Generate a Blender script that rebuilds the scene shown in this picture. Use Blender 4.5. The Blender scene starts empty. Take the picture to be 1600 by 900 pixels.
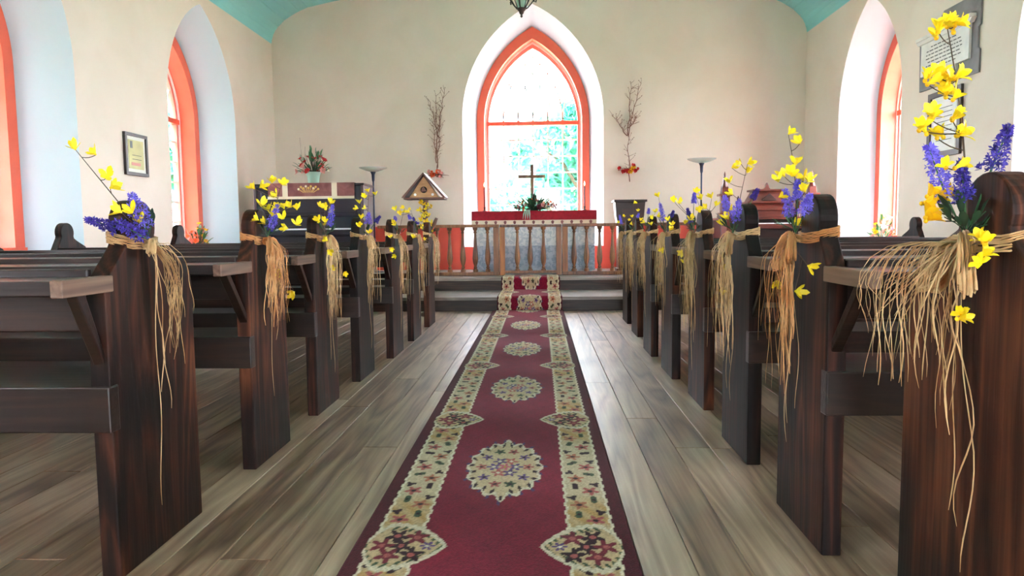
import bpy, bmesh, random
import numpy as np
from math import sin, cos, pi, radians, sqrt, atan2, exp, hypot
from mathutils import Vector, Matrix, Euler, Quaternion
S = bpy.context.scene
C = S.collection
# ------------------------------------------------------------------ camera, light, exposure
FPX, EYE = 1100.0, 0.90
YAW, PITCH, ROLL = 0.03978626, -0.08032212, radians(0.6)
_f = Vector((-sin(YAW)*cos(PITCH), cos(YAW)*cos(PITCH), sin(PITCH)))
_r = Vector((cos(YAW), sin(YAW), 0)); _u = _r.cross(_f)
RR = _r*cos(ROLL) - _u*sin(ROLL); UU = _u*cos(ROLL) + _r*sin(ROLL)
cam = bpy.data.cameras.new('camera'); cam.lens = FPX/1600*36; cam.sensor_width = 36
cam.clip_start = 0.05; cam.clip_end = 200
co = bpy.data.objects.new('camera', cam); C.objects.link(co); S.camera = co
m = Matrix.Identity(4)
for i in range(3):
    m[i][0], m[i][1], m[i][2] = RR[i], UU[i], -_f[i]
m[2][3] = EYE
co.matrix_world = m

w = bpy.data.worlds.new('sky'); S.world = w; w.use_nodes = True
bg = w.node_tree.nodes['Background']
bg.inputs['Color'].default_value = (0.86, 0.91, 1.0, 1); bg.inputs['Strength'].default_value = 10.0
sun = bpy.data.lights.new('sun', 'SUN'); sun.energy = 7.0; sun.angle = radians(8); sun.color = (1, .95, .86)
so = bpy.data.objects.new('sun', sun); C.objects.link(so)
so.rotation_euler = Vector((-0.62, 0.30, -0.95)).to_track_quat('-Z', 'Y').to_euler()
S.view_settings.view_transform = 'Standard'; S.view_settings.look = 'None'
S.view_settings.gamma = 1; S.view_settings.use_curve_mapping = False
S.view_settings.exposure = 2.36
S.cycles.max_bounces = 10; S.cycles.diffuse_bounces = 6; S.cycles.glossy_bounces = 3
S.cycles.transparent_max_bounces = 24; S.cycles.sample_clamp_indirect = 12

def at(px, py, Y):      # point of the photograph on the plane y = Y
    d = _f + RR*((px-800)/FPX) - UU*((py-450)/FPX)
    t = Y/d.y
    return Vector((0, 0, EYE)) + d*t
def atx(px, py, X):
    d = _f + RR*((px-800)/FPX) - UU*((py-450)/FPX)
    return Vector((0, 0, EYE)) + d*(X/d.x)

rnd = random.Random(7)
# ------------------------------------------------------------------ materials
def lin(c):
    return tuple(((v/255)/12.92 if v/255 <= .04045 else ((v/255+.055)/1.055)**2.4) for v in c) + (1,)
def mat(name, col, rough=.6, metal=0, noise=None, bump=0, bscale=40, spec=.5, coat=0, emit=None, trans=0, sub=0):
    """noise = (other colour, scale, (sx,sy,sz), contrast lo, hi)"""
    M = bpy.data.materials.new(name); M.use_nodes = True; N = M.node_tree.nodes; L = M.node_tree.links
    b = N['Principled BSDF']; b.inputs['Base Color'].default_value = col
    b.inputs['Roughness'].default_value = rough; b.inputs['Metallic'].default_value = metal
    b.inputs['Specular IOR Level'].default_value = spec; b.inputs['Coat Weight'].default_value = coat
    b.inputs['Coat Roughness'].default_value = .25
    if emit: b.inputs['Emission Color'].default_value = emit[0]; b.inputs['Emission Strength'].default_value = emit[1]
    tc = N.new('ShaderNodeTexCoord'); oi = N.new('ShaderNodeObjectInfo')
    if noise:
        c2, sc, st, lo, hi = noise
        mp = N.new('ShaderNodeMapping'); mp.inputs['Scale'].default_value = st
        L.new(tc.outputs['Object'], mp.inputs[0])
        ml = N.new('ShaderNodeVectorMath'); ml.operation = 'MULTIPLY_ADD'
        L.new(oi.outputs['Random'], ml.inputs[0]); ml.inputs[1].default_value = (17, 31, 23)
        L.new(mp.outputs[0], ml.inputs[2])
        nz = N.new('ShaderNodeTexNoise'); nz.inputs['Scale'].default_value = sc; nz.inputs['Detail'].default_value = 6
        nz.inputs['Distortion'].default_value = .6
        L.new(ml.outputs[0], nz.inputs['Vector'])
        r = N.new('ShaderNodeValToRGB'); r.color_ramp.elements[0].position = lo; r.color_ramp.elements[1].position = hi
        r.color_ramp.elements[0].color = col; r.color_ramp.elements[1].color = c2
        L.new(nz.outputs[0], r.inputs[0]); L.new(r.outputs[0], b.inputs['Base Color'])
    if bump:
        n2 = N.new('ShaderNodeTexNoise'); n2.inputs['Scale'].default_value = bscale; n2.inputs['Detail'].default_value = 5
        src = tc.outputs['Object']
        if noise:
            m2 = N.new('ShaderNodeMapping'); m2.inputs['Scale'].default_value = noise[2]; L.new(src, m2.inputs[0]); src = m2.outputs[0]
        L.new(src, n2.inputs['Vector'])
        bp = N.new('ShaderNodeBump'); bp.inputs['Strength'].default_value = bump; bp.inputs['Distance'].default_value = .01
        L.new(n2.outputs[0], bp.inputs['Height']); L.new(bp.outputs[0], b.inputs['Normal'])
    if trans:
        tr = N.new('ShaderNodeBsdfTranslucent'); mx = N.new('ShaderNodeMixShader'); mx.inputs[0].default_value = trans
        o = N['Material Output']
        if b.inputs['Base Color'].is_linked: L.new(b.inputs['Base Color'].links[0].from_socket, tr.inputs[0])
        else: tr.inputs[0].default_value = col
        L.new(b.outputs[0], mx.inputs[1]); L.new(tr.outputs[0], mx.inputs[2]); L.new(mx.outputs[0], o.inputs[0])
    return M

def plank_wood(name, ramp, axis, rough, ringscale=1.0, valvar=.25, coat=0, spec=.5, bump=.25, fine=.5, broad=.45, ring=.22):
    """wood with stretched grain, soft rings and a tone of its own for each board"""
    M = bpy.data.materials.new(name); M.use_nodes = True; N = M.node_tree.nodes; L = M.node_tree.links
    b = N['Principled BSDF']; b.inputs['Roughness'].default_value = rough; b.inputs['Coat Weight'].default_value = coat
    b.inputs['Coat Roughness'].default_value = .3; b.inputs['Specular IOR Level'].default_value = spec
    tc = N.new('ShaderNodeTexCoord'); oi = N.new('ShaderNodeObjectInfo')
    ml = N.new('ShaderNodeVectorMath'); ml.operation = 'MULTIPLY_ADD'
    L.new(oi.outputs['Random'], ml.inputs[0]); ml.inputs[1].default_value = (13, 29, 21); L.new(tc.outputs['Object'], ml.inputs[2])
    st = [6.0, 6.0, 6.0]; st[axis] = .55
    mp = N.new('ShaderNodeMapping'); mp.inputs['Scale'].default_value = st; L.new(ml.outputs[0], mp.inputs[0])
    n1 = N.new('ShaderNodeTexNoise'); n1.inputs['Scale'].default_value = 1.1*ringscale; n1.inputs['Detail'].default_value = 2
    n1.inputs['Distortion'].default_value = .4
    L.new(mp.outputs[0], n1.inputs['Vector'])
    mu = N.new('ShaderNodeMath'); mu.operation = 'MULTIPLY'; mu.inputs[1].default_value = 16; L.new(n1.outputs[0], mu.inputs[0])
    pp = N.new('ShaderNodeMath'); pp.operation = 'PINGPONG'; pp.inputs[1].default_value = 1; L.new(mu.outputs[0], pp.inputs[0])
    st2 = [60.0, 60.0, 60.0]; st2[axis] = 1.6
    mp2 = N.new('ShaderNodeMapping'); mp2.inputs['Scale'].default_value = st2; L.new(ml.outputs[0], mp2.inputs[0])
    n2 = N.new('ShaderNodeTexNoise'); n2.inputs['Scale'].default_value = 1.5; n2.inputs['Detail'].default_value = 5; L.new(mp2.outputs[0], n2.inputs['Vector'])
    n3 = N.new('ShaderNodeTexNoise'); n3.inputs['Scale'].default_value = 2.2; n3.inputs['Detail'].default_value = 3; L.new(ml.outputs[0], n3.inputs['Vector'])
    a1 = N.new('ShaderNodeMath'); a1.operation = 'MULTIPLY_ADD'; a1.inputs[1].default_value = ring; L.new(pp.outputs[0], a1.inputs[0])
    a2 = N.new('ShaderNodeMath'); a2.operation = 'MULTIPLY_ADD'; a2.inputs[1].default_value = fine; L.new(n2.outputs[0], a2.inputs[0])
    a3 = N.new('ShaderNodeMath'); a3.operation = 'MULTIPLY_ADD'; a3.inputs[1].default_value = broad; L.new(n3.outputs[0], a3.inputs[0])
    a4 = N.new('ShaderNodeMath'); a4.operation = 'MULTIPLY_ADD'; a4.inputs[1].default_value = valvar; L.new(oi.outputs['Random'], a4.inputs[0])
    a4.inputs[2].default_value = .5 - valvar/2 - (fine+broad+ring)/2 - .04
    L.new(a4.outputs[0], a3.inputs[2]); L.new(a3.outputs[0], a2.inputs[2]); L.new(a2.outputs[0], a1.inputs[2])
    r = N.new('ShaderNodeValToRGB'); e = r.color_ramp.elements
    e[0].position = ramp[0][0]; e[0].color = ramp[0][1]; e[1].position = ramp[-1][0]; e[1].color = ramp[-1][1]
    for p, c in ramp[1:-1]:
        x = e.new(p); x.color = c
    L.new(a1.outputs[0], r.inputs[0]); L.new(r.outputs[0], b.inputs['Base Color'])
    bp = N.new('ShaderNodeBump'); bp.inputs['Strength'].default_value = bump; bp.inputs['Distance'].default_value = .004
    L.new(n2.outputs[0], bp.inputs['Height']); L.new(bp.outputs[0], b.inputs['Normal'])
    return M

plaster = mat('plaster', lin((232, 216, 202)), .85, noise=(lin((226, 209, 193)), 1.6, (1, 1, 1), .35, .7), bump=.12, bscale=14, spec=.2)
reveal_m = mat('reveal_sky_tint', lin((206, 221, 232)), .8, bump=.08, bscale=14, spec=.2)  # blue sky light on the left reveals, put into the colour of all
turq = mat('turquoise_paint', lin((146, 216, 220)), .55, noise=(lin((156, 222, 222)), 2, (1, .3, 1), .3, .7))
salmon = mat('salmon_paint', lin((242, 104, 74)), .45, noise=(lin((232, 96, 72)), 3, (1, 1, 1), .3, .7))
salmon2 = mat('wainscot_paint', lin((232, 88, 66)), .5, noise=(lin((222, 80, 64)), 3, (1, 1, 1), .3, .7))
sash_m = mat('sash_paint', lin((236, 140, 128)), .45)
white_m = mat('white_paint', lin((240, 240, 236)), .5)
floor_m = plank_wood('floor_wood', [(.18, lin((82, 58, 42))), (.40, lin((138, 110, 86))), (.58, lin((162, 136, 110))), (.80, lin((190, 166, 140)))], 1, .36, .8, .26, coat=.4, spec=.6, fine=.42, broad=.3, ring=.3)
under_m = mat('dark_gap', lin((28, 22, 18)), .9)
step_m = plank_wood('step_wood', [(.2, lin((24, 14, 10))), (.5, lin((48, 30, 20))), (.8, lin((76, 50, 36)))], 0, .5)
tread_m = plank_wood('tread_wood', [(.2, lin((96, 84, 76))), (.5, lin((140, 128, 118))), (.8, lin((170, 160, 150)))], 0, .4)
pewv = plank_wood('pew_wood_upright', [(.2, lin((8, 4, 3))), (.42, lin((27, 13, 8))), (.58, lin((58, 28, 17))), (.80, lin((104, 60, 38)))], 2, .55, .9, .22, coat=.0, spec=.2, fine=.34, broad=.75, ring=.26)
pewh = plank_wood('pew_wood_long', [(.15, lin((10, 5, 4))), (.45, lin((26, 14, 10))), (.7, lin((46, 26, 18))), (.9, lin((74, 46, 32)))], 0, .36, 1.3, .2, coat=.12, spec=.35)
pewy = plank_wood('pew_wood_shelf_end', [(.15, lin((60, 42, 32))), (.5, lin((106, 82, 66))), (.85, lin((140, 112, 90)))], 1, .5)
rail_m = plank_wood('altar_rail_wood', [(.15, lin((66, 36, 20))), (.5, lin((124, 78, 46))), (.85, lin((164, 112, 70)))], 2, .4)
post_m = plank_wood('rail_post_wood', [(.15, lin((104, 56, 24))), (.5, lin((160, 96, 44))), (.85, lin((196, 128, 66)))], 2, .4)
organ_m = mat('organ_mahogany', lin((78, 26, 17)), .34, noise=(lin((116, 46, 28)), 5, (.6, 4, 4), .3, .7), coat=.3)
organ_d = mat('organ_dark', lin((38, 12, 10)), .35, noise=(lin((58, 20, 15)), 5, (.6, 4, 4), .3, .7), coat=.2)
piano_m = mat('piano_black', lin((12, 14, 34)), .25, coat=.3)
piano_s = mat('piano_side', lin((70, 52, 60)), .3, coat=.3)
lect_m = mat('lectern_dark', lin((34, 14, 12)), .4, noise=(lin((50, 22, 17)), 6, (1, 4, 1), .3, .7), coat=.2)
key_m = mat('ivory', lin((240, 240, 244)), .3)
red_m = mat('red_velvet', lin((170, 14, 40)), .85, noise=(lin((140, 8, 30)), 20, (1, 1, 1), .3, .7), bump=.3, bscale=200)
cream_m = mat('cream_fabric', lin((232, 214, 190)), .9)
maroon_m = mat('maroon_velvet', lin((118, 62, 66)), .8, noise=(lin((150, 96, 92)), 9, (1, 1, 1), .35, .7))
gold_m = mat('gold_thread', lin((222, 176, 96)), .6)
lace_m = mat('frontal_white', lin((224, 224, 226)), .8, noise=(lin((192, 198, 206)), 22, (1, 1, 1), .45, .55), bump=.2, bscale=60)
lace2 = mat('frontal_blue', lin((184, 188, 202)), .8, noise=(lin((150, 160, 180)), 22, (1, 1, 1), .45, .55), bump=.2, bscale=60)
raff = mat('raffia', lin((188, 140, 88)), .6, noise=(lin((236, 208, 156)), 9, (1, 1, 1), .3, .65), trans=.2)
raff_g = mat('raffia_golden', lin((196, 128, 66)), .6, noise=(lin((230, 182, 124)), 9, (1, 1, 1), .3, .65), trans=.2)
yel = mat('yellow_petal', lin((248, 220, 16)), .5, noise=(lin((255, 236, 50)), 30, (1, 1, 1), .3, .7), trans=.2)
yel_o = mat('golden_petal', lin((240, 184, 10)), .5, noise=(lin((252, 220, 30)), 30, (1, 1, 1), .3, .7), trans=.3)
pur = mat('violet_floret', lin((84, 64, 196)), .6, noise=(lin((150, 138, 246)), 70, (1, 1, 1), .3, .7), trans=.25)
pur_d = mat('deep_violet_floret', lin((38, 26, 112)), .6, noise=(lin((92, 74, 196)), 70, (1, 1, 1), .3, .7), trans=.2)
green_m = mat('leaf_green', lin((40, 92, 52)), .45, noise=(lin((74, 128, 76)), 20, (1, 1, 1), .3, .7), trans=.2)
green_d = mat('leaf_dark', lin((26, 52, 36)), .45, noise=(lin((46, 80, 52)), 20, (1, 1, 1), .3, .7), trans=.1)
stem_m = mat('stem_brown', lin((76, 58, 40)), .7)
twig_m = mat('twig', lin((110, 72, 58)), .7, noise=(lin((150, 104, 84)), 20, (1, 1, 1), .3, .7))
orange_m = mat('orange_flower', lin((238, 96, 40)), .5, trans=.2)
redf_m = mat('red_flower', lin((204, 30, 34)), .5, trans=.2)
pink_m = mat('pink_flower', lin((222, 150, 140)), .5, trans=.2)
whitef_m = mat('cream_flower', lin((240, 226, 196)), .5, trans=.2)
burg_m = mat('burgundy_flower', lin((120, 40, 60)), .5, trans=.2)
pot_m = mat('pale_green_pot', lin((150, 186, 168)), .5)
iron = mat('dark_iron', lin((58, 52, 50)), .5, .6)
steel = mat('lamp_metal', lin((52, 62, 84)), .35, .6)
alab = mat('lamp_glass', lin((236, 236, 230)), .4, trans=.5)
slate = mat('grey_slate', lin((112, 106, 108)), .6, noise=(lin((132, 126, 128)), 6, (1, 1, 1), .3, .7))
marble = mat('white_marble', lin((226, 222, 214)), .4, noise=(lin((206, 202, 198)), 5, (1, 1, 1), .4, .7))
ink = mat('ink', lin((92, 88, 86)), .8)
frame_m = mat('picture_frame', lin((60, 50, 46)), .4)
paper_m = mat('paper', lin((214, 204, 150)), .8, noise=(lin((196, 186, 140)), 6, (1, 1, 1), .4, .7))
paper2 = mat('mount_paper', lin((228, 226, 216)), .8)
bird_m = mat('bird_house_wood', lin((176, 128, 84)), .55, noise=(lin((204, 158, 110)), 10, (1, 1, 4), .3, .7))
roof_m = mat('bird_roof_wood', lin((104, 70, 60)), .5)
candle_m = mat('red_candle', lin((120, 16, 22)), .4)
flame_m = mat('flame', lin((255, 210, 140)), .5, emit=((1, .66, .28, 1), 6))
leaf_out = mat('tree_leaf', lin((80, 170, 146)), .5, noise=(lin((116, 196, 170)), .8, (1, 1, 1), .3, .7), trans=.4)
bark = mat('bark', lin((84, 70, 58)), .9)
grass = mat('grass', lin((126, 138, 110)), .9, noise=(lin((146, 152, 126)), 1, (1, 1, 1), .3, .7))
outer_m = mat('outer_render', lin((210, 205, 195)), .9)
hole_m = mat('black_hole', lin((20, 14, 12)), .9)
# glass
glass = bpy.data.materials.new('window_glass'); glass.use_nodes = True
N = glass.node_tree.nodes; L = glass.node_tree.links
tr = N.new('ShaderNodeBsdfTransparent'); tr.inputs[0].default_value = (.985, .99, 1, 1); gl = N.new('ShaderNodeBsdfGlossy'); gl.inputs['Roughness'].default_value = .03
mx = N.new('ShaderNodeMixShader'); mx.inputs[0].default_value = .06
L.new(tr.outputs[0], mx.inputs[1]); L.new(gl.outputs[0], mx.inputs[2]); L.new(mx.outputs[0], N['Material Output'].inputs[0])

# ------------------------------------------------------------------ helpers
ORG = {}
def link(o, parent=None):
    C.objects.link(o)
    if parent: o.parent = parent
    return o
def tag(o, label, cat, group=None, kind=None):
    o['label'] = label; o['category'] = cat
    if group: o['group'] = group
    if kind: o['kind'] = kind
    return o
def thing(name, label, cat, loc, group=None, rz=0):
    o = bpy.data.objects.new(name, None); C.objects.link(o); o.location = loc; o.rotation_euler = (0, 0, rz)
    o.empty_display_size = .05
    ORG[o.name] = Vector(loc); return tag(o, label, cat, group)
class MB:
    def __init__(s): s.v = []; s.f = []
    def add(s, vs, fs):
        n = len(s.v); s.v += [tuple(p) for p in vs]; s.f += [tuple(i+n for i in f) for f in fs]; return s
    def box(s, x0, x1, y0, y1, z0, z1):
        return s.add([(x0,y0,z0),(x1,y0,z0),(x1,y1,z0),(x0,y1,z0),(x0,y0,z1),(x1,y0,z1),(x1,y1,z1),(x0,y1,z1)],
                     [(0,3,2,1),(4,5,6,7),(0,1,5,4),(1,2,6,5),(2,3,7,6),(3,0,4,7)])
    def frustum(s, c, w0, d0, z0, w1, d1, z1):
        x, y = c; q = []
        for (ww, dd, z) in ((w0, d0, z0), (w1, d1, z1)):
            q += [(x-ww/2,y-dd/2,z),(x+ww/2,y-dd/2,z),(x+ww/2,y+dd/2,z),(x-ww/2,y+dd/2,z)]
        return s.add(q, [(0,3,2,1),(4,5,6,7),(0,1,5,4),(1,2,6,5),(2,3,7,6),(3,0,4,7)])
    def prism(s, pts, P, d0, d1):
        """pts outline (a,b); P(a,b,d) -> xyz"""
        n = len(pts)
        s.add([P(a, b, d0) for a, b in pts] + [P(a, b, d1) for a, b in pts],
              [tuple(range(n))[::-1], tuple(range(n, 2*n))] + [(i, (i+1) % n, n+(i+1) % n, n+i) for i in range(n)])
        return s
    def band(s, A, B, P, d0, d1):
        """open band between polylines A and B (same length), extruded d0..d1"""
        n = len(A); vs = [P(a, b, d0) for a, b in A]+[P(a, b, d0) for a, b in B]+[P(a, b, d1) for a, b in A]+[P(a, b, d1) for a, b in B]
        fs = []
        for i in range(n-1):
            fs += [(i, i+1, n+i+1, n+i), (2*n+i, 3*n+i, 3*n+i+1, 2*n+i+1), (i, 2*n+i, 2*n+i+1, i+1), (n+i, n+i+1, 3*n+i+1, 3*n+i)]
        fs += [(0, n, 3*n, 2*n), (n-1, 3*n-1, 4*n-1, 2*n-1)]
        return s.add(vs, fs)
    def tube(s, pts, rad, n=6, flat=1.0, cap=True):
        pts = [Vector(p) for p in pts]; m_ = len(pts); vs = []
        if not hasattr(rad, '__len__'): rad = [rad]*m_
        ref = None
        for i, p in enumerate(pts):
            t = (pts[min(i+1, m_-1)]-pts[max(i-1, 0)])
            t = t.normalized() if t.length > 1e-9 else Vector((0, 0, 1))
            if ref is None: ref = Vector((0, 0, 1)) if abs(t.z) < .9 else Vector((1, 0, 0))
            a = t.cross(ref); a = a.normalized() if a.length > 1e-6 else t.orthogonal().normalized()
            b = a.cross(t).normalized(); ref = b
            for k in range(n):
                q = 2*pi*k/n; vs.append(p+a*(cos(q)*rad[i])+b*(sin(q)*rad[i]*flat))
        fs = [(i*n+k, i*n+(k+1) % n, (i+1)*n+(k+1) % n, (i+1)*n+k) for i in range(m_-1) for k in range(n)]
        if cap: fs += [tuple(range(n))[::-1], tuple(range((m_-1)*n, m_*n))]
        return s.add(vs, fs)
    def lathe(s, prof, c, n=16, axis='z'):
        vs = []; m_ = len(prof)
        for r, z in prof:
            for k in range(n):
                q = 2*pi*k/n
                vs.append((c[0]+r*cos(q), c[1]+r*sin(q), c[2]+z))
        fs = [(i*n+k, i*n+(k+1) % n, (i+1)*n+(k+1) % n, (i+1)*n+k) for i in range(m_-1) for k in range(n)]
        fs += [tuple(range(n))[::-1], tuple(range((m_-1)*n, m_*n))]
        return s.add(vs, fs)
    def ball(s, c, r, n=8, sq=(1, 1, 1)):
        k = max(4, n//2); s.lathe_s(c, r, n, k, sq); return s
    def lathe_s(s, c, r, n, k, sq):
        vs = []
        for i in range(1, k):
            th = pi*i/k
            for j in range(n):
                vs.append((c[0]+r*sq[0]*sin(th)*cos(2*pi*j/n), c[1]+r*sq[1]*sin(th)*sin(2*pi*j/n), c[2]+r*sq[2]*cos(th)))
        vs += [(c[0], c[1], c[2]+r*sq[2]), (c[0], c[1], c[2]-r*sq[2])]
        T = len(vs)-2; B = T+1
        fs = [(i*n+j, (i+1)*n+j, (i+1)*n+(j+1) % n, i*n+(j+1) % n) for i in range(k-2) for j in range(n)]
        fs += [(T, j, (j+1) % n) for j in range(n)] + [(B, (k-2)*n+(j+1) % n, (k-2)*n+j) for j in range(n)]
        s.add(vs, fs)
    def mesh(s, name, org=(0, 0, 0), smooth=False):
        me = bpy.data.meshes.new(name); o = Vector(org)
        me.from_pydata([tuple(Vector(v)-o) for v in s.v], [], s.f)
        bm = bmesh.new(); bm.from_mesh(me); bmesh.ops.recalc_face_normals(bm, faces=bm.faces); bm.to_mesh(me); bm.free()
        if smooth:
            me.polygons.foreach_set('use_smooth', [True]*len(me.polygons))
            try: me.set_sharp_from_angle(angle=radians(50))
            except Exception: pass
        return me
    def build(s, name, material, parent=None, smooth=False, bevel=0, kind=None, org=None):
        o_ = Vector((0, 0, 0)) if parent is None else ORG[parent.name]
        if parent is None and org is not None: o_ = Vector(org)
        me = s.mesh(name, o_, smooth); me.materials.append(material)
        o = bpy.data.objects.new(name, me); link(o, parent)
        if parent is None: o.location = o_
        ORG[o.name] = o_
        if bevel:
            b = o.modifiers.new('bevel', 'BEVEL'); b.width = bevel; b.segments = 2; b.limit_method = 'ANGLE'
        if kind: o['kind'] = kind
        return o
def struct(name, mb, m_, **k):
    o = mb.build(name, m_, **k)
    if not k.get('parent'): o['kind'] = 'structure'
    return o
def dup(root, loc, label=None, group=None):
    r = root.copy(); C.objects.link(r); r.location = loc
    if label: r['label'] = label
    if group: r['group'] = group
    for ch in root.children:
        c = ch.copy(); C.objects.link(c); c.parent = r
        for g in ch.children:
            d = g.copy(); C.objects.link(d); d.parent = c
    return r
def inst(name, me, parent, loc, rot=(0, 0, 0), sc=1):
    """a part sharing mesh data, loc in world coordinates (root unrotated)"""
    o = bpy.data.objects.new(name, me); link(o, parent)
    o.location = Vector(loc)-ORG[parent.name]; o.rotation_euler = rot
    o.scale = (sc,)*3 if not hasattr(sc, '__len__') else sc
    ORG[o.name] = Vector(loc)
    return o
def place(fn):  # local (a,b,c) frames
    return fn

# ------------------------------------------------------------------ the room
XL, XR, YF, YB, ZT = -4.085, 3.995, 10.9, -3.2, 4.95
TH = .45
def arch_z(t, w_, spring, apex):
    h = apex-spring; R = (h*h+w_*w_)/(2*w_)
    t = min(abs(t), w_)
    return spring+sqrt(max(0, R*R-(t+R-w_)**2))
def outline(sc, w_, sill, spring, apex, n=14):
    pts = [(sc-w_, sill)]
    for i in range(n+1):
        t = -w_*cos(pi/2*i/n); pts.append((sc+t, arch_z(t, w_, spring, apex)))
    for i in range(n-1, -1, -1):
        t = w_*cos(pi/2*i/n); pts.append((sc+t, arch_z(t, w_, spring, apex)))
    pts.append((sc+w_, sill)); return pts
def wall(name, P, s0, s1, ops):
    mb = MB(); rv = MB(); ou = MB()
    for d, oi, tgt in ((0, 0, mb), (TH, 1, ou)):
        cur = s0
        for (sc, win, wout, sill, spring, ain, aout) in ops:
            w_ = (win, wout)[oi]; ap = (ain, aout)[oi]; sl = (sill, sill+.05)[oi]
            tgt.add([P(cur, 0, d), P(sc-w_, 0, d), P(sc-w_, ZT, d), P(cur, ZT, d)], [(0, 1, 2, 3)])
            o = outline(sc, w_, sl, spring, ap)
            tgt.add([P(sc-w_, 0, d), P(sc+w_, 0, d), P(sc+w_, sl, d), P(sc-w_, sl, d)], [(0, 1, 2, 3)])
            a = o[1:-1]
            for i in range(len(a)-1):
                tgt.add([P(a[i][0], a[i][1], d), P(a[i+1][0], a[i+1][1], d), P(a[i+1][0], ZT, d), P(a[i][0], ZT, d)], [(0, 1, 2, 3)])
            cur = sc+w_
        tgt.add([P(cur, 0, d), P(s1, 0, d), P(s1, ZT, d), P(cur, ZT, d)], [(0, 1, 2, 3)])
    w_o = struct(name, mb, plaster); o2 = struct('outer_face', ou, outer_m, parent=w_o)
    for (sc, win, wout, sill, spring, ain, aout) in ops:
        A = outline(sc, win, sill, spring, ain, 24); B = outline(sc, wout, sill+.05, spring, aout, 24); n = len(A); r = MB()
        r.add([P(a, b, 0) for a, b in A]+[P(a, b, TH) for a, b in B],
              [(i, (i+1) % n, n+(i+1) % n, n+i) for i in range(n)])
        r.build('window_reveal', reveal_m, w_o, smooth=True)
    return w_o
PF = lambda a, b, d: (a, YF+d, b)
PL = lambda a, b, d: (XL-d, a, b)
PR = lambda a, b, d: (XR+d, a, b)
front = [(-.092, 1.075, .89, .665, 2.62, 4.31, 4.09)]
def side_ops(cs, w_):
    return [(c, w_, w_-.17, .665, 2.35, 3.68, 3.46) for c in cs]
LC = [-1.4, 1.95, 5.31, 8.61]; RC = [-1.4, 1.95, 5.36, 8.88]
wall('wall_front', PF, XL, XR, front)
wall('wall_left', PL, YB, YF, side_ops(LC, .87))
wall('wall_right', PR, YB, YF, side_ops(RC, .82))
# unseen rear wall; double door added, one leaf open to let in fill light
mb = MB()
mb.box(XL-TH, -.95, YB-.4, YB, 0, ZT); mb.box(.75, XR+TH, YB-.4, YB, 0, ZT); mb.box(-.95, .75, YB-.4, YB, 2.4, ZT)
struct('wall_rear', mb, plaster)
dr = bpy.data.objects.new('fill_door_1', None); C.objects.link(dr); dr['kind'] = 'structure'; ORG['fill_door_1'] = Vector((0, 0, 0))
for k in range(4): MB().box(-.945+k*.2115, -.945+k*.2115+.2065, YB-.12, YB-.06, .004, 2.395).build('fill_door_board', pewv, dr, bevel=.004)
for sd, hx_ in ((1, .75),):
    for k in range(4):      # leaf opened for the fill light, swung outwards against the outer wall
        a, b_ = sorted((hx_+sd*(.01+k*.2115), hx_+sd*(.2165+k*.2115)))
        MB().box(a, b_, YB-.47, YB-.41, .004, 2.395).build('fill_door_board', pewv, dr, bevel=.004)

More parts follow.
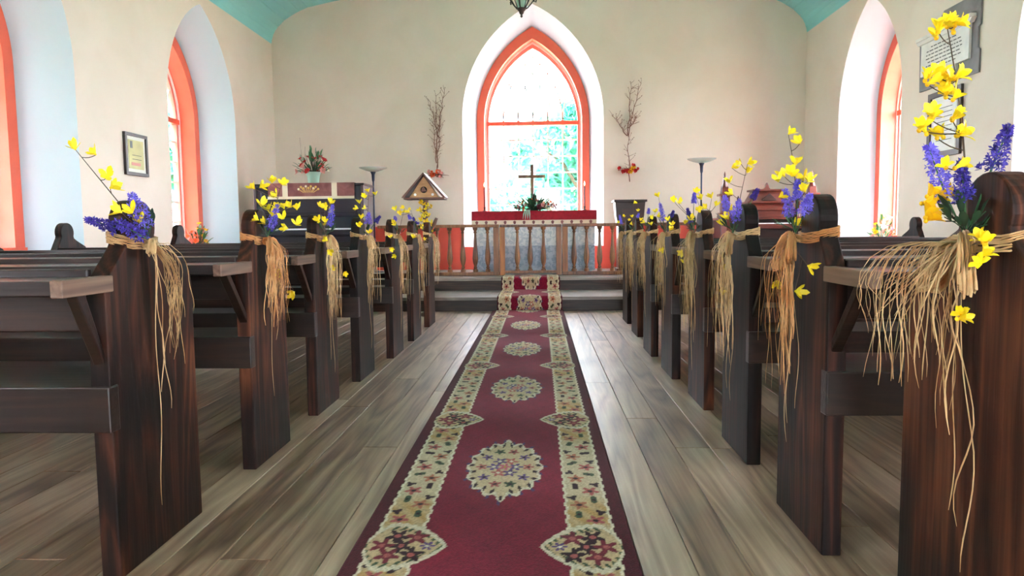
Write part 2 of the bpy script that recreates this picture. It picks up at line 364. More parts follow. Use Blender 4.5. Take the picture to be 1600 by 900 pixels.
def window(name, P, op, fine=True):
    sc, win, wout, sill, spring, ain, aout = op
    sill += .05
    root = bpy.data.objects.new(name, None); C.objects.link(root); root['kind'] = 'structure'; ORG[root.name] = Vector((0, 0, 0))
    d0 = TH-.03
    BX = TH+.20
    def ol(k):   # outline shrunk by k
        w_ = wout-k; h = (aout-spring); return outline(sc, w_, sill, spring, spring+h*(1-.95*k/wout), 20)
    A = ol(0); B = ol(.115)
    MB().band(A, B, P, d0, BX+.06).build('window_frame', salmon, root)
    MB().band(ol(.115), ol(.135), P, BX-.04, BX+.05).build('frame_bead', white_m, root)
    MB().band(ol(.135), ol(.175), P, BX-.02, BX+.05).build('sash', sash_m, root)
    MB().prism([(sc-wout, sill), (sc+wout, sill), (sc+wout, sill+.09), (sc-wout, sill+.09)], P, d0-.02, BX+.06).build('window_sill', salmon, root)
    wi = wout-.175; zt = spring+.01; 
    MB().prism([(sc-wi-.02, zt-.03), (sc+wi+.02, zt-.03), (sc+wi+.02, zt+.03), (sc-wi-.02, zt+.03)], P, BX-.05, BX+.05).build('transom', salmon, root)
    nc = 6; pit = 2*wi/nc; z0 = sill+.09; nr = round((zt-z0)/.25); rp = (zt-z0)/nr; dm = BX
    mh = .011
    for i in range(1, nc):
        x = sc-wi+i*pit
        MB().prism([(x-mh, z0), (x+mh, z0), (x+mh, zt), (x-mh, zt)], P, dm, dm+.03).build('muntin', white_m, root)
        MB().prism([(x-.03, zt+.03), (x+.03, zt+.03), (x+.012, zt+.05), (x-.012, zt+.05)], P, dm-.02, dm+.03).build('transom_block', sash_m, root)
    for j in range(1, nr):
        z = z0+j*rp
        MB().prism([(sc-wi, z-mh), (sc+wi, z-mh), (sc+wi, z+mh), (sc-wi, z+mh)], P, dm+.002, dm+.028).build('muntin', white_m, root)
    if fine:
        for i in range(nc):
            for j in range(nr):
                x = sc-wi+i*pit; z = z0+j*rp
                MB().prism([(x+mh, z+mh), (x+pit-mh, z+mh), (x+pit-mh, z+rp-mh), (x+mh, z+rp-mh)], P, dm+.012, dm+.016).build('pane', glass, root)
    else:
        MB().prism([(sc-wi, z0), (sc+wi, z0), (sc+wi, zt), (sc-wi, zt)], P, dm+.012, dm+.016).build('pane', glass, root)
    # arched light: interlaced tracery bars
    h = (aout-spring)*(1-.95*.175/wout); R = (h*h+wi*wi)/(2*wi)
    for sg in (1, -1):
        for i in range(1, nc):
            x0 = i*pit; pts = []
            for k in range(19):
                zz = h*k/18; dx = R-sqrt(max(0, R*R-zz*zz)); t = -wi+x0+dx
                if abs(t) > wi or zz > arch_z(t, wi, 0, h): break
                pts.append((t*sg, zz))
            if len(pts) > 2:
                a = [(sc+p[0]-.010, zt+.02+p[1]) for p in pts]; b = [(sc+p[0]+.010, zt+.02+p[1]) for p in pts]
                MB().band(a, b, P, dm+.002, dm+.028).build('tracery_bar', white_m, root)
    up = [p for p in outline(sc, wi, zt, zt, zt+h, 16)][1:-1]
    MB().prism(up, P, dm+.012, dm+.016).build('arched_pane', glass, root)
    return root
window('window_1', PF, front[0])
k_ = 2
for P, cs, w_ in ((PL, LC, .87), (PR, RC, .82)):
    for c in cs[::-1]:
        window('window_%d' % k_, P, side_ops([c], w_)[0], fine=(c > 4)); k_ += 1

# floor: base + planks
fl = struct('floor', MB().box(XL-TH, XR+TH, YB-.4, YF+TH, -.12, -.022), under_m)
pr = random.Random(3); x = XL
plank_cache = {}
while x < XR:
    wd = .145; y = YB+pr.uniform(-2.2, 0)
    x1 = min(x+wd, XR)
    while y < 7.93:
        ln = pr.choice((2.4, 2.9, 3.4)); a, b = max(y, YB), min(y+ln, 7.93)
        if b-a > .05:
            cx, cy = (x+x1)/2, (a+b)/2; key = (round(x1-x, 3), round(b-a, 3))
            if key not in plank_cache:
                hw, hl = (x1-x)/2-.0012, (b-a)/2-.0012; q = MB()
                z0 = -.02; q.frustum((0, 0), 2*hw, 2*hl, z0, 2*hw, 2*hl, -.0015)
                q.frustum((0, 0), 2*hw, 2*hl, -.0015, 2*hw-.003, 2*hl-.003, 0)
                me = q.mesh('plank'); me.materials.append(floor_m); plank_cache[key] = me
            inst('plank', plank_cache[key], fl, (cx, cy, pr.uniform(-.0006, 0)))
        y += ln
    x += wd
# chancel steps
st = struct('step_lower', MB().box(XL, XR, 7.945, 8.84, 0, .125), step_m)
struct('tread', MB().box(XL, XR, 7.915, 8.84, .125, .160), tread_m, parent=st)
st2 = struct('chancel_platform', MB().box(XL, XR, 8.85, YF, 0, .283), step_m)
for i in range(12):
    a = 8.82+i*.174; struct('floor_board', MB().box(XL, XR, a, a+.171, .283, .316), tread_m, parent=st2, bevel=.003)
# ceiling boards on a curved vault
prof = [(0, 3.80), (.02, 3.90), (.075, 4.01), (.22, 4.15), (.40, 4.255), (.58, 4.33), (1.02, 4.42), (1.8, 4.52), (2.8, 4.59), (4.04, 4.62)]
pp_ = [(XL-.0+a, z) for a, z in prof]; pp_ += [(XR-(p[0]-XL), p[1]) for p in pp_[-2::-1]]
cum = [0]
for i in range(1, len(pp_)): cum.append(cum[-1]+hypot(pp_[i][0]-pp_[i-1][0], pp_[i][1]-pp_[i-1][1]))
def pat(s):
    for i in range(1, len(cum)):
        if s <= cum[i]+1e-9:
            t = (s-cum[i-1])/(cum[i]-cum[i-1]); return (pp_[i-1][0]+t*(pp_[i][0]-pp_[i-1][0]), pp_[i-1][1]+t*(pp_[i][1]-pp_[i-1][1]))
    return pp_[-1]
nb = 62; cb = MB()
seq = [pat(cum[-1]*i/nb) for i in range(nb+1)]
cb.band([(a, b+.04) for a, b in seq], [(a, b+.10) for a, b in seq], lambda a, b, d: (a, d, b), YB-.4, YF+TH)
ce = struct('ceiling', cb, turq)
for i in range(nb):
    a, b = pat(cum[-1]*(i+.015)/nb), pat(cum[-1]*(i+.985)/nb)
    mid = pat(cum[-1]*(i+.5)/nb)
    nx, nz = -(b[1]-a[1]), (b[0]-a[0]); q = hypot(nx, nz); nx, nz = nx/q*.03, nz/q*.03
    struct('ceiling_board', MB().band([a, mid, b], [(a[0]+nx, a[1]+nz), (mid[0]+nx, mid[1]+nz), (b[0]+nx, b[1]+nz)], lambda p, z, d: (p, d, z), YB, YF+.0), turq, parent=ce)
# salmon wainscot behind the altar
tk = 1
def trim(mb, m_=salmon2):
    global tk
    o = struct('trim_%d' % tk, mb, m_); tk += 1; return o
trim(MB().box(XL, -1.167, YF-.02, YF, .316, .99)); trim(MB().box(.983, XR, YF-.02, YF, .316, .99))
trim(MB().box(-1.167, .983, YF-.02, YF, .316, .665))
trim(MB().box(XL, XL+.02, 9.55, YF, .316, .99)); trim(MB().box(XR-.02, XR, 9.7, YF, .316, .99))

# ------------------------------------------------------------------ outside
gd = struct('ground', MB().box(-40, 40, -25, 50, -.6, -.5), grass)
def tree(label, x, y, h, rad, n, seed, cz=None, squash=1.0, ls=.16):
    t = thing('tree', label, 'tree', (x, y, -.5), 'trees outside the windows')
    r = random.Random(seed)
    mb = MB().tube([(x, y, -.5), (x+.1, y, h*.35), (x-.05, y+.1, h*.7)], [.16, .12, .06], 8)
    for k in range(6):
        a = r.uniform(0, 6.28); z = h*r.uniform(.3, .6)
        mb.tube([(x, y, z), (x+cos(a)*rad*.4, y+sin(a)*rad*.4, z+h*.15), (x+cos(a)*rad*.8, y+sin(a)*rad*.8, z+h*.22)], [.06, .04, .02], 5)
    mb.build('trunk', bark, t, smooth=True)
    vs = []; fs = []
    cl = [(x+r.gauss(0, rad*.5), y+r.gauss(0, rad*.5), h*.6+r.gauss(0, h*.2*squash)) for _ in range(26)]
    for k in range(n):
        c = r.choice(cl); p = Vector((c[0]+r.gauss(0, rad*.17), c[1]+r.gauss(0, rad*.17), max(.2, c[2]+r.gauss(0, rad*.17))))
        e = Euler((r.uniform(-1.2, 1.2), r.uniform(-1.2, 1.2), r.uniform(0, 6.28))); s_ = ls*r.uniform(.6, 1.2)
        q = [Vector((-s_, 0, 0)), Vector((0, -s_*.45, .02)), Vector((s_, 0, 0)), Vector((0, s_*.45, .02))]
        b_ = len(vs)
        for v in q: v.rotate(e); vs.append(tuple(p+v))
        fs.append((b_, b_+1, b_+2, b_+3))
    mb = MB(); mb.v = vs; mb.f = fs
    mb.build('foliage', leaf_out, t, kind='stuff')
tree('broad green tree seen through right half of altar window', .95, 16.5, 4.2, 1.0, 5200, 1)
tree('low leafy tree at the bottom of the altar window view', .0, 20.0, 3.0, 1.3, 3600, 2)
for i, (x, y, sd) in enumerate([(-7.6, 9.4, 4), (-7.4, 6.0, 5), (-8.0, 12.9, 6), (-7.6, 2.4, 7)]):  # trees added along the left wall to block sky light from its windows
    tree(['added leafy tree cutting light to the far left window', 'added leafy tree cutting light to the near left window', 'added leafy tree cutting light at the far left corner of the church', 'added leafy tree cutting light to the left windows beside the camera'][i], x, y, 5.6, 1.3, 9000, sd, ls=.30)

exec_later = []
# ------------------------------------------------------------------ runner carpet, pattern painted per vertex
def runner_color(u, v, seed=0):
    """u across from centre (m), v along (world y on the floor, m)"""
    r = np.random.RandomState(5+seed)
    n = u.shape[0]; col = np.zeros((n, 3))
    L3 = lambda c: np.array(lin(c)[:3])
    maroon, field, cream, gold = L3((72, 8, 22)), L3((116, 18, 42)), L3((188, 168, 138)), L3((174, 132, 70))
    dark, pinkc, vio, green_, white = L3((44, 14, 24)), L3((160, 80, 76)), L3((92, 64, 112)), L3((62, 74, 52)), L3((208, 194, 168))
    au = np.abs(u); P_ = 1.346; v0 = V0
    col[:] = field
    col *= (1 + .07*np.sin(v*37+u*11)[:, None]*np.sin(u*53)[:, None] + .10*np.sin(v*5.3+np.sin(u*9)*1.5)[:, None])
    wob = .004*np.sin(v*95)
    strip = (au > .212+wob) & (au < .352+wob*.6)
    col[strip] = cream
    ph = ((v-v0)/P_) % 1.0               # 0 at medallion, .5 at lobes
    dl = np.abs(ph-.5)*P_
    dm_ = np.where(ph > .5, ph-1, ph)*P_
    gk = np.clip((.40-dl)/.12, 0, 1)*np.clip((dl-.10)/.06, 0, 1)*(.75+.25*np.sin(v*61+u*90)); gk = (gk*strip)[:, None]; col = col*(1-gk)+(gold*.85+cream*.15)*gk
    edge = strip & ((au < .221+wob) | (au > .343+wob*.6)); col[edge] = white
    col[au > .352+wob*.6] = maroon
    def flower(cu, cv, rad, petals, c, cc, rot=0., mask=None, el=1.0, mirror=True):
        U = (au if mirror else u)-cu; V = (vv-cv)/el
        R_ = np.hypot(U, V); T = np.arctan2(V, U)
        k = R_ < rad*(.76+.30*np.cos(petals*T+rot))
        if mask is not None: k &= mask
        col[k] = c
        k2 = R_ < rad*.28
        col[k2 & (k | k2)] = cc if mask is None else np.where((mask[:, None]), cc, col)[k2]
    # strip flowers, repeating with the pattern
    vv = dm_
    rr = random.Random(11)
    for i in range(11):
        cv = -P_/2+.06+i*(P_-.0)/11
        if abs(abs(cv)-P_/2) < .16: continue
        cu = .282+(.022 if i % 2 else -.022)
        flower(cu, cv, .030, 5, pinkc if i % 2 else pinkc*.7+gold*.3, dark, rr.uniform(0, 6), strip, 1.25)
        flower(cu-(.05 if i % 2 else -.05), cv+.045, .021, 2, green_ if i % 3 else dark, dark, rr.uniform(0, 6), strip, 1.3)
        flower(cu+(.02 if i % 2 else -.02), cv+.062, .018, 3, dark, dark, rr.uniform(0, 6), strip, 1.3)
    # lobes
    U = au; vv = np.where(ph >= 0, (ph-.5)*P_, 0)
    a_ = .155                       # half length
    hw = np.where(U < .30, (U-.132)/(.30-.132), (.372-U)/(.372-.30))
    hw = np.clip(hw, 0, 1); lob_h = a_*np.sin(hw*pi/2)**.75
    lob_h = lob_h*(1+.035*np.sin(U*260))
    lobe = (np.abs(vv) < lob_h) & (U < .365)
    col[lobe] = gold*.35+cream*.65
    col[lobe & (np.abs(vv) > lob_h-.028)] = white*.9
    rim = lobe & (np.abs(vv) < lob_h-.028) & (np.abs(vv) > lob_h-.05) & (np.sin(U*230+vv*120) > .1); col[rim] = green_
    for cu, cv, c in ((.262, .0, dark), (.225, .055, L3((110, 30, 44))), (.285, .062, dark), (.225, -.055, dark), (.29, -.062, L3((110, 30, 44))), (.318, .0, L3((110, 30, 44)))):
        flower(cu, cv, .034, 5, c, pinkc, cu*50, lobe, 1.35)
    flower(.188, .0, .022, 6, vio, white, 0, lobe, 1.3)
    # medallions
    vv = dm_
    X = u/.150; Yv = vv/.325; R_ = np.hypot(X, Yv); T = np.arctan2(Yv, X)
    b_ = .93+.05*np.cos(16*T)+.10*np.exp(-((np.abs(np.abs(T)-pi/2))/.10)**2)
    med = R_ < b_
    col[med] = cream*.8+gold*.2
    col[med & (R_ > b_-.09)] = white*.92
    k = med & (R_ > b_-.17) & (R_ < b_-.05) & (np.sin(T*23) > .45); col[k] = dark
    k = (R_ > b_-.02) & (R_ < b_+.08) & (np.sin(T*23+1) > .72); col[k] = vio*.6
    for i in range(10):
        q = 2*pi*i/10; c = [pinkc, vio, pinkc*.8, green_, vio][i % 5]
        flower(.088*cos(q), .19*sin(q), .022, 5, c, dark, q, med, 1.5, mirror=False)
    for i in range(6):
        q = 2*pi*i/6; flower(.042*cos(q), .075*sin(q), .026, 5, [vio, pinkc, vio*.8][i % 3], white, q, med, 1.5, mirror=False)
    flower(0, 0, .026, 5, L3((180, 84, 104)), gold, 0, med, 1.5, mirror=False)
    # wool fleck
    col *= (1+(r.rand(n)[:, None]-.5)*.5)
    return np.clip(col, 0, 1)
V0 = 2.595
carpet = bpy.data.materials.new('carpet_wool'); carpet.use_nodes = True
N = carpet.node_tree.nodes; L = carpet.node_tree.links; b = N['Principled BSDF']
b.inputs['Roughness'].default_value = .95; b.inputs['Specular IOR Level'].default_value = .15
b.inputs['Sheen Weight'].default_value = .05
va = N.new('ShaderNodeVertexColor'); va.layer_name = 'weave'; L.new(va.outputs[0], b.inputs['Base Color'])
nz = N.new('ShaderNodeTexNoise'); nz.inputs['Scale'].default_value = 260; bp = N.new('ShaderNodeBump'); bp.inputs['Distance'].default_value = .004; bp.inputs['Strength'].default_value = .5
tc = N.new('ShaderNodeTexCoord'); L.new(tc.outputs['Object'], nz.inputs['Vector']); L.new(nz.outputs[0], bp.inputs['Height']); L.new(bp.outputs[0], b.inputs['Normal'])
b2 = N.new('ShaderNodeTexNoise')
def strip_mesh(name, us, path, vs, nrm, cx, th=.012):
    """grid: us across, path = list of (y,z) centre points with normals nrm, vs pattern coordinate"""
    nu, nv = len(us), len(vs); us = np.array(us)
    top = np.zeros((nv, nu, 3)); P_ = np.array(path); Nn = np.array(nrm)
    top[:, :, 0] = cx+us[None]; top[:, :, 1] = (P_[:, 0]+Nn[:, 0]*th)[:, None]; top[:, :, 2] = (P_[:, 1]+Nn[:, 1]*th)[:, None]
    # rounded side edges down to the floor
    top[:, 0, 1] = P_[:, 0]+Nn[:, 0]*.001; top[:, 0, 2] = P_[:, 1]+Nn[:, 1]*.001; top[:, -1, 1] = top[:, 0, 1]; top[:, -1, 2] = top[:, 0, 2]
    idx = np.arange(nv*nu).reshape(nv, nu)
    f = np.stack([idx[:-1, :-1], idx[:-1, 1:], idx[1:, 1:], idx[1:, :-1]], -1).reshape(-1, 4)
    me = bpy.data.meshes.new(name); me.vertices.add(nv*nu); me.vertices.foreach_set('co', top.reshape(-1))
    me.loops.add(f.size); me.loops.foreach_set('vertex_index', f.reshape(-1)); me.polygons.add(len(f))
    me.polygons.foreach_set('loop_start', np.arange(0, f.size, 4)); me.update(calc_edges=True)
    U, V = np.meshgrid(us, vs); c = runner_color(U.reshape(-1), V.reshape(-1), len(vs))
    at_ = me.color_attributes.new('weave', 'FLOAT_COLOR', 'POINT')
    at_.data.foreach_set('color', np.c_[c, np.ones(len(c))].reshape(-1).astype(np.float32))
    me.materials.append(carpet); me.polygons.foreach_set('use_smooth', [True]*len(f))
    o = bpy.data.objects.new(name, me); C.objects.link(o); return o
CX = -.137; hw = .397
us = [-hw-.003]+list(np.linspace(-hw, hw, 160))+[hw+.003]
ys = list(np.arange(-1.0, 1.2, .03))+list(np.arange(1.2, 4.6, .005))+list(np.arange(4.6, 7.89, .008))
ro = strip_mesh('aisle_runner', us, [(y, .0008) for y in ys], ys, [(0, 1)]*len(ys), CX)
tag(ro, 'long crimson aisle runner with cream floral borders and medallions', 'carpet')
# stair piece
path = []; nrm = []; vs = []
def seg(a, b, n_, k):
    for i in range(k):
        t = i/k; path.append((a[0]+t*(b[0]-a[0]), a[1]+t*(b[1]-a[1]))); nrm.append(n_)
seg((7.914, .014), (7.914, .160), (-1, 0), 20); seg((7.914, .161), (8.819, .161), (0, 1), 90)
seg((8.819, .162), (8.819, .317), (-1, 0), 20); seg((8.819, .3172), (9.26, .3172), (0, 1), 45)
dcum = [0]
for i in range(1, len(path)): dcum.append(dcum[-1]+hypot(path[i][0]-path[i-1][0], path[i][1]-path[i-1][1]))
us2 = [-.365-.003]+list(np.linspace(-.365, .365, 110))+[.368]
so_ = strip_mesh('stair_runner', us2, path, [V0+4*1.346+.0+d for d in dcum], nrm, CX+.02, .010)
tag(so_, 'patterned carpet strip laid over the two chancel steps', 'carpet')

# ------------------------------------------------------------------ pews
def arc(cx, cz, r, a0, a1, n):
    return [(cx+r*cos(radians(a0+(a1-a0)*i/n)), cz+r*sin(radians(a0+(a1-a0)*i/n))) for i in range(n+1)]
DW = .375
HO = -.045      # the round head sits a little behind the middle of the panel
def end_outline(DW):
    far_side = [(DW/2, 0), (DW/2, .74), (DW/2-.008, .785), (DW/2-.035, .82), (.06, .862), (.026, .882), (.020, .90)]
    near_side = [(-.110, .90), (-.114, .884), (-.125, .868), (-DW/2+.012, .79), (-DW/2, .76), (-DW/2, 0)]
    return far_side+arc(HO, .925, .071, -18, 198, 16)+near_side
def make_pew(x_aisle, x_wall, label, group, y0, DW=DW, sh=.23):
    end_prof = end_outline(DW)
    sg = 1 if x_wall > x_aisle else -1
    t = thing('pew', label, 'pew', (x_aisle, y0, 0), group)
    yc = y0+DW/2; T = .052
    for xx in (x_aisle, x_wall-sg*T):
        o = MB().prism(end_prof, lambda a, b, d: (xx+sg*d, yc+a, b), 0, T).build('end_panel', pewv, t, bevel=.005)
    xa, xb = sorted((x_aisle+sg*T, x_wall-sg*T)); xo, xo2 = sorted((x_aisle-sg*.003, x_wall+sg*.003))
    MB().box(xa, xb, y0+.03, y0+DW-.01, .472, .502).build('seat', pewh, t, bevel=.004)
    MB().box(xa, xb, y0+DW-.05, y0+DW-.02, .40, .472).build('seat_front_rail', pewh, t, bevel=.003)
    MB().box(xo, xo2, y0-.012, y0+.03, .395, .515).build('seat_rail', pewh, t, bevel=.004)
    MB().box(xa, xb, y0+.008, y0+.034, .655, .748).build('back_board', pewh, t, bevel=.004)
    MB().box(xa, xb, y0+.012, y0+.032, .79, .815).build('top_rail', pewh, t, bevel=.004)
    MB().box(xo, xo2, y0-.225, y0+.055, .748, .788)
    s_ = MB().box(xa-.05, xb+.05, y0-sh+.005, y0+.03, .760, .796).build('book_shelf', pewh, t, bevel=.004)
    MB().box(min(xo, xo+0), xo+.03, y0-sh, y0+.032, .756, .798).build('shelf_end', pewy, t, bevel=.003)
    MB().box(xo2-.03, xo2, y0-sh, y0+.032, .756, .798).build('shelf_end', pewy, t, bevel=.003)
    for xx in (x_aisle+sg*.012, x_wall-sg*.042):
        a, b = sorted((xx, xx+sg*.03))
        MB().prism([(y0-sh+.07, .757), (y0-sh+.105, .757), (y0+.004, .598), (y0+.004, .635-.072)], lambda p, z, d: (d, p, z), a, b).build('shelf_bracket', pewh, t, bevel=.003)
    return t
GL, GR = 'pews left of the aisle', 'pews right of the aisle'
ordn = ['nearest', 'second', 'third', 'fourth', 'fifth', 'sixth', 'seventh', 'farthest']
LY = [1.735, 2.59, 3.38, 4.165, 4.95, 5.74, 6.60]
RY = [1.115, 1.905, 2.66, 3.48, 4.22, 4.98, 5.91, 6.75]
XLA, XLW, XRA, XRW = -1.10, -3.58, .79, 3.55
LXA = [-1.10, -1.09, -1.10, -1.09, -1.05, -1.045, -1.05]
RXA = [.79, .77, .785, .81, .79, .785, .815, .835]
p0 = make_pew(XLA, XLW, 'dark wooden pew with rounded end nearest on the left of the aisle', GL, LY[0], .445, .165)
p3 = make_pew(LXA[1], XLW, 'dark wooden pew, second from the camera left of the aisle', GL, LY[1])
for i, y in enumerate(LY[2:], 2):
    dup(p3, (LXA[i], y, 0), 'dark wooden pew, %s from the camera left of the aisle' % (ordn[i] if i < 6 else 'the last and farthest'))
p1 = make_pew(XRA, XRW, 'dark wooden pew cut by the right edge, nearest right of the aisle', GR, RY[0], .43)
p2 = make_pew(RXA[1], XRW, 'dark wooden pew, second from the camera right of the aisle', GR, RY[1])
for i, y in enumerate(RY[2:], 2):
    dup(p2, (RXA[i], y, 0), 'dark wooden pew, %s from the camera right of the aisle' % (ordn[i] if i < 7 else 'the last and farthest'))

# ------------------------------------------------------------------ flowers and raffia
def petal_mesh(name, L_, W_, cup, m_):
    mb = MB(); rows = [(0, .15), (.3, .8), (.62, 1.0), (.85, .6), (1, .08)]
    vs = []
    for t, wv in rows:
        x_ = L_*t; z_ = cup*L_*t*(1.2-.5*t)
        for k in (-1, 0, 1): vs.append((x_, k*wv*W_/2, z_+abs(k)*wv*W_*.18))
    fs = [(i*3+k, i*3+k+1, i*3+k+4, i*3+k+3) for i in range(4) for k in range(2)]
    mb.add(vs, fs); me = mb.mesh(name, smooth=True); me.materials.append(m_); return me
def blossom_mesh(name, n, L_, W_, cup, m_, seed):
    r = random.Random(seed); mb = MB()
    rows = [(0, .15), (.35, .9), (.7, .85), (1, .08)]
    for j in range(n):
        q = 2*pi*j/n+r.uniform(-.25, .25); c = cup*r.uniform(.6, 1.3); l = L_*r.uniform(.85, 1.15); vs = []
        for t, wv in rows:
            x_ = l*t*(1-.25*c*t); z_ = c*l*t
            for k in (-1, 0, 1):
                y_ = k*wv*W_/2; vs.append((x_*cos(q)-y_*sin(q), x_*sin(q)+y_*cos(q), z_+abs(k)*wv*W_*.2))
        mb.add(vs, [(i*3+k, i*3+k+1, i*3+k+4, i*3+k+3) for i in range(3) for k in range(2)])
    mb.ball((0, 0, .002), L_*.13, 6)
    me = mb.mesh(name, smooth=True); me.materials.append(m_); return me
BL = [blossom_mesh('blossom', 5, .026, .016, .9, yel, i) for i in range(4)]
BLO = [blossom_mesh('blossom', 5, .030, .019, .7, yel_o, i+9) for i in range(2)]
pet = petal_mesh('petal', .023, .0125, .85, yel); pet_o = petal_mesh('petal', .026, .015, .7, yel_o)
cal = MB().ball((0, 0, 0), .0045, 6).mesh('blossom', smooth=True); cal.materials.append(yel_o)
leafm = petal_mesh('leaf', .055, .016, .25, green_m); leafd = petal_mesh('leaf', .06, .018, .25, green_d)
def rfl(name, m_, L_=.03, W_=.022, n=6, cup=.5, seed=1): return blossom_mesh(name, n, L_, W_, cup, m_, seed)

def curve_pts(a, b, bend, n=8):
    a, b = Vector(a), Vector(b); return [a+(b-a)*(i/n)+Vector(bend)*sin(pi*i/n) for i in range(n+1)]
def ttq(d):
    return Vector(d).to_track_quat('Z', 'Y').to_euler()
def spray(base, tips, label, group, near=False, golden=(), rd=.0016, sc=1.0, main=None):
    """yellow blossoms on a twig: base point, list of tip points"""
    r = random.Random(int(abs(base[0]*1000+base[1]*777+len(tips)*13)))
    t = thing('forsythia_spray', label, 'flower', base, group)
    base = Vector(base); mb = MB()
    top = max(tips, key=lambda p: (Vector(p)-base).length); top = Vector(top)
    mainc = curve_pts(base, top, (0, 0, 0) if main is None else main, 12) if (top-base).length > .12 else None
    if mainc: mb.tube(mainc, [rd*1.3-(rd*.7)*i/12 for i in range(13)], 5)
    for p in tips:
        p = Vector(p)
        if mainc and (p-top).length > 1e-6:
            q = min(mainc, key=lambda m_: (m_-p).length+.6*max(0, m_.z-p.z+.01)*(1 if p.z > base.z else 0))
            mb.tube(curve_pts(q, p, (0, 0, -.004), 4), rd*.7, 4)
        elif not mainc: mb.tube(curve_pts(base, p, (0, 0, .006), 5), rd*.8, 4)
    mb.build('stem', stem_m, t, smooth=True)
    if near: tips = [q for p in tips for q in (p, tuple(Vector(p)+Vector((r.uniform(-.017, .017), r.uniform(-.012, .012), r.uniform(-.014, .014)))))]; golden = [k for g_ in golden for k in (2*g_, 2*g_+1)]
    for i, p in enumerate(tips):
        d = Vector((r.uniform(-.8, .8), r.uniform(-1.0, .1), r.uniform(.2, 1))) if p[2] > base.z-.03 else Vector((r.uniform(-.8, .8), -.8, r.uniform(-.4, .5)))
        e = ttq(d); s_ = sc*r.uniform(.85, 1.15)
        if near:
            g = i in golden
            b_ = inst('blossom', cal, t, p, (0, 0, 0), 1)
            q0 = Vector(d).to_track_quat('Z', 'Y')
            for k in range(5):
                o = bpy.data.objects.new('petal', pet_o if g else pet); link(o, b_)
                qq = q0 @ Quaternion((0, 0, 1), 2*pi*k/5+r.uniform(-.3, .3)) @ Quaternion((0, 1, 0), r.uniform(-.75, -.1))
                o.rotation_euler = qq.to_euler(); o.scale = (s_*1.0, s_*1.0, s_)
        else:
            inst('blossom', r.choice(BLO if i in golden else BL), t, p, e, s_)
    return t
def spike(base, tip, label, group, rad=.011, n=90, deep=False, skip=.25):
    r = random.Random(int(abs(tip[0]*999+tip[2]*555)+n))
    t = thing('violet_flower_spike', label, 'flower', base, group); base = Vector(base); tip = Vector(tip)
    c = curve_pts(base, tip, (r.uniform(-.004, .004), 0, r.uniform(-.004, .004)), 8)
    MB().tube(c, [.0018]*6+[.0012]*3, 5).build('stem', green_m, t, smooth=True)
    mb = MB(); ax = (tip-base).normalized(); a = ax.orthogonal().normalized(); b_ = ax.cross(a)
    for i in range(n):
        u_ = skip+(1-skip)*i/n; k = u_*8; k0 = min(7, int(k)); p = c[k0].lerp(c[k0+1], k-k0)
        q = i*2.4+r.uniform(-.3, .3); rr_ = rad*(1.0 if u_ < .65 else max(.2, 1-(u_-.65)*2.0))*r.uniform(.35, 1.25)
        o_ = (a*cos(q)+b_*sin(q)); cpt = p+o_*rr_
        # a floret: four little petals about a cup
        fa = (o_+ax*.4).normalized(); f1 = fa.orthogonal().normalized(); f2 = fa.cross(f1); s_ = .0062*r.uniform(.6, 1.25)
        vs = [cpt-fa*s_*.6]
        ph = r.uniform(0, 1.5)
        for j in range(4):
            q2 = ph+j*pi/2
            vs += [cpt+(f1*cos(q2-.45)+f2*sin(q2-.45))*s_*.75+fa*s_*.2, cpt+(f1*cos(q2)+f2*sin(q2))*s_*1.3+fa*s_*.55, cpt+(f1*cos(q2+.45)+f2*sin(q2+.45))*s_*.75+fa*s_*.2]
        mb.add(vs, [(0, 1+3*j, 2+3*j, 3+3*j) for j in range(4)])
        if i % 3 == 0: mb.ball(cpt, s_*.55, 5)
    mb.build('florets', pur_d if deep else pur, t, kind='stuff')
    return t
def foliage(base, n, rad, label, group, dark=True, up=.6, sc=.8):
    r = random.Random(int(abs(base[0]*333+base[1]*222)))
    t = thing('leaf_sprig', label, 'leaves', base, group)
    mb = MB(); tips = []
    for i in range(n):
        d = Vector((r.uniform(-1, 1), r.uniform(-1, 1), r.uniform(-.2, 1)*up+.25)).normalized()*rad*r.uniform(.4, 1)
        p = Vector(base)+d; tips.append((p, d)); mb.tube([base, Vector(base)+d*.5+Vector((0, 0, .003)), p], .0011, 4)
    mb.build('stem', green_d, t)
    for p, d in tips:
        e = (d+Vector((0, 0, .01))).to_track_quat('X', 'Z').to_euler()
        inst('leaf', leafd if dark and r.random() < .8 else leafm, t, p-d*.3, e, sc*r.uniform(.6, 1.1))
    return t

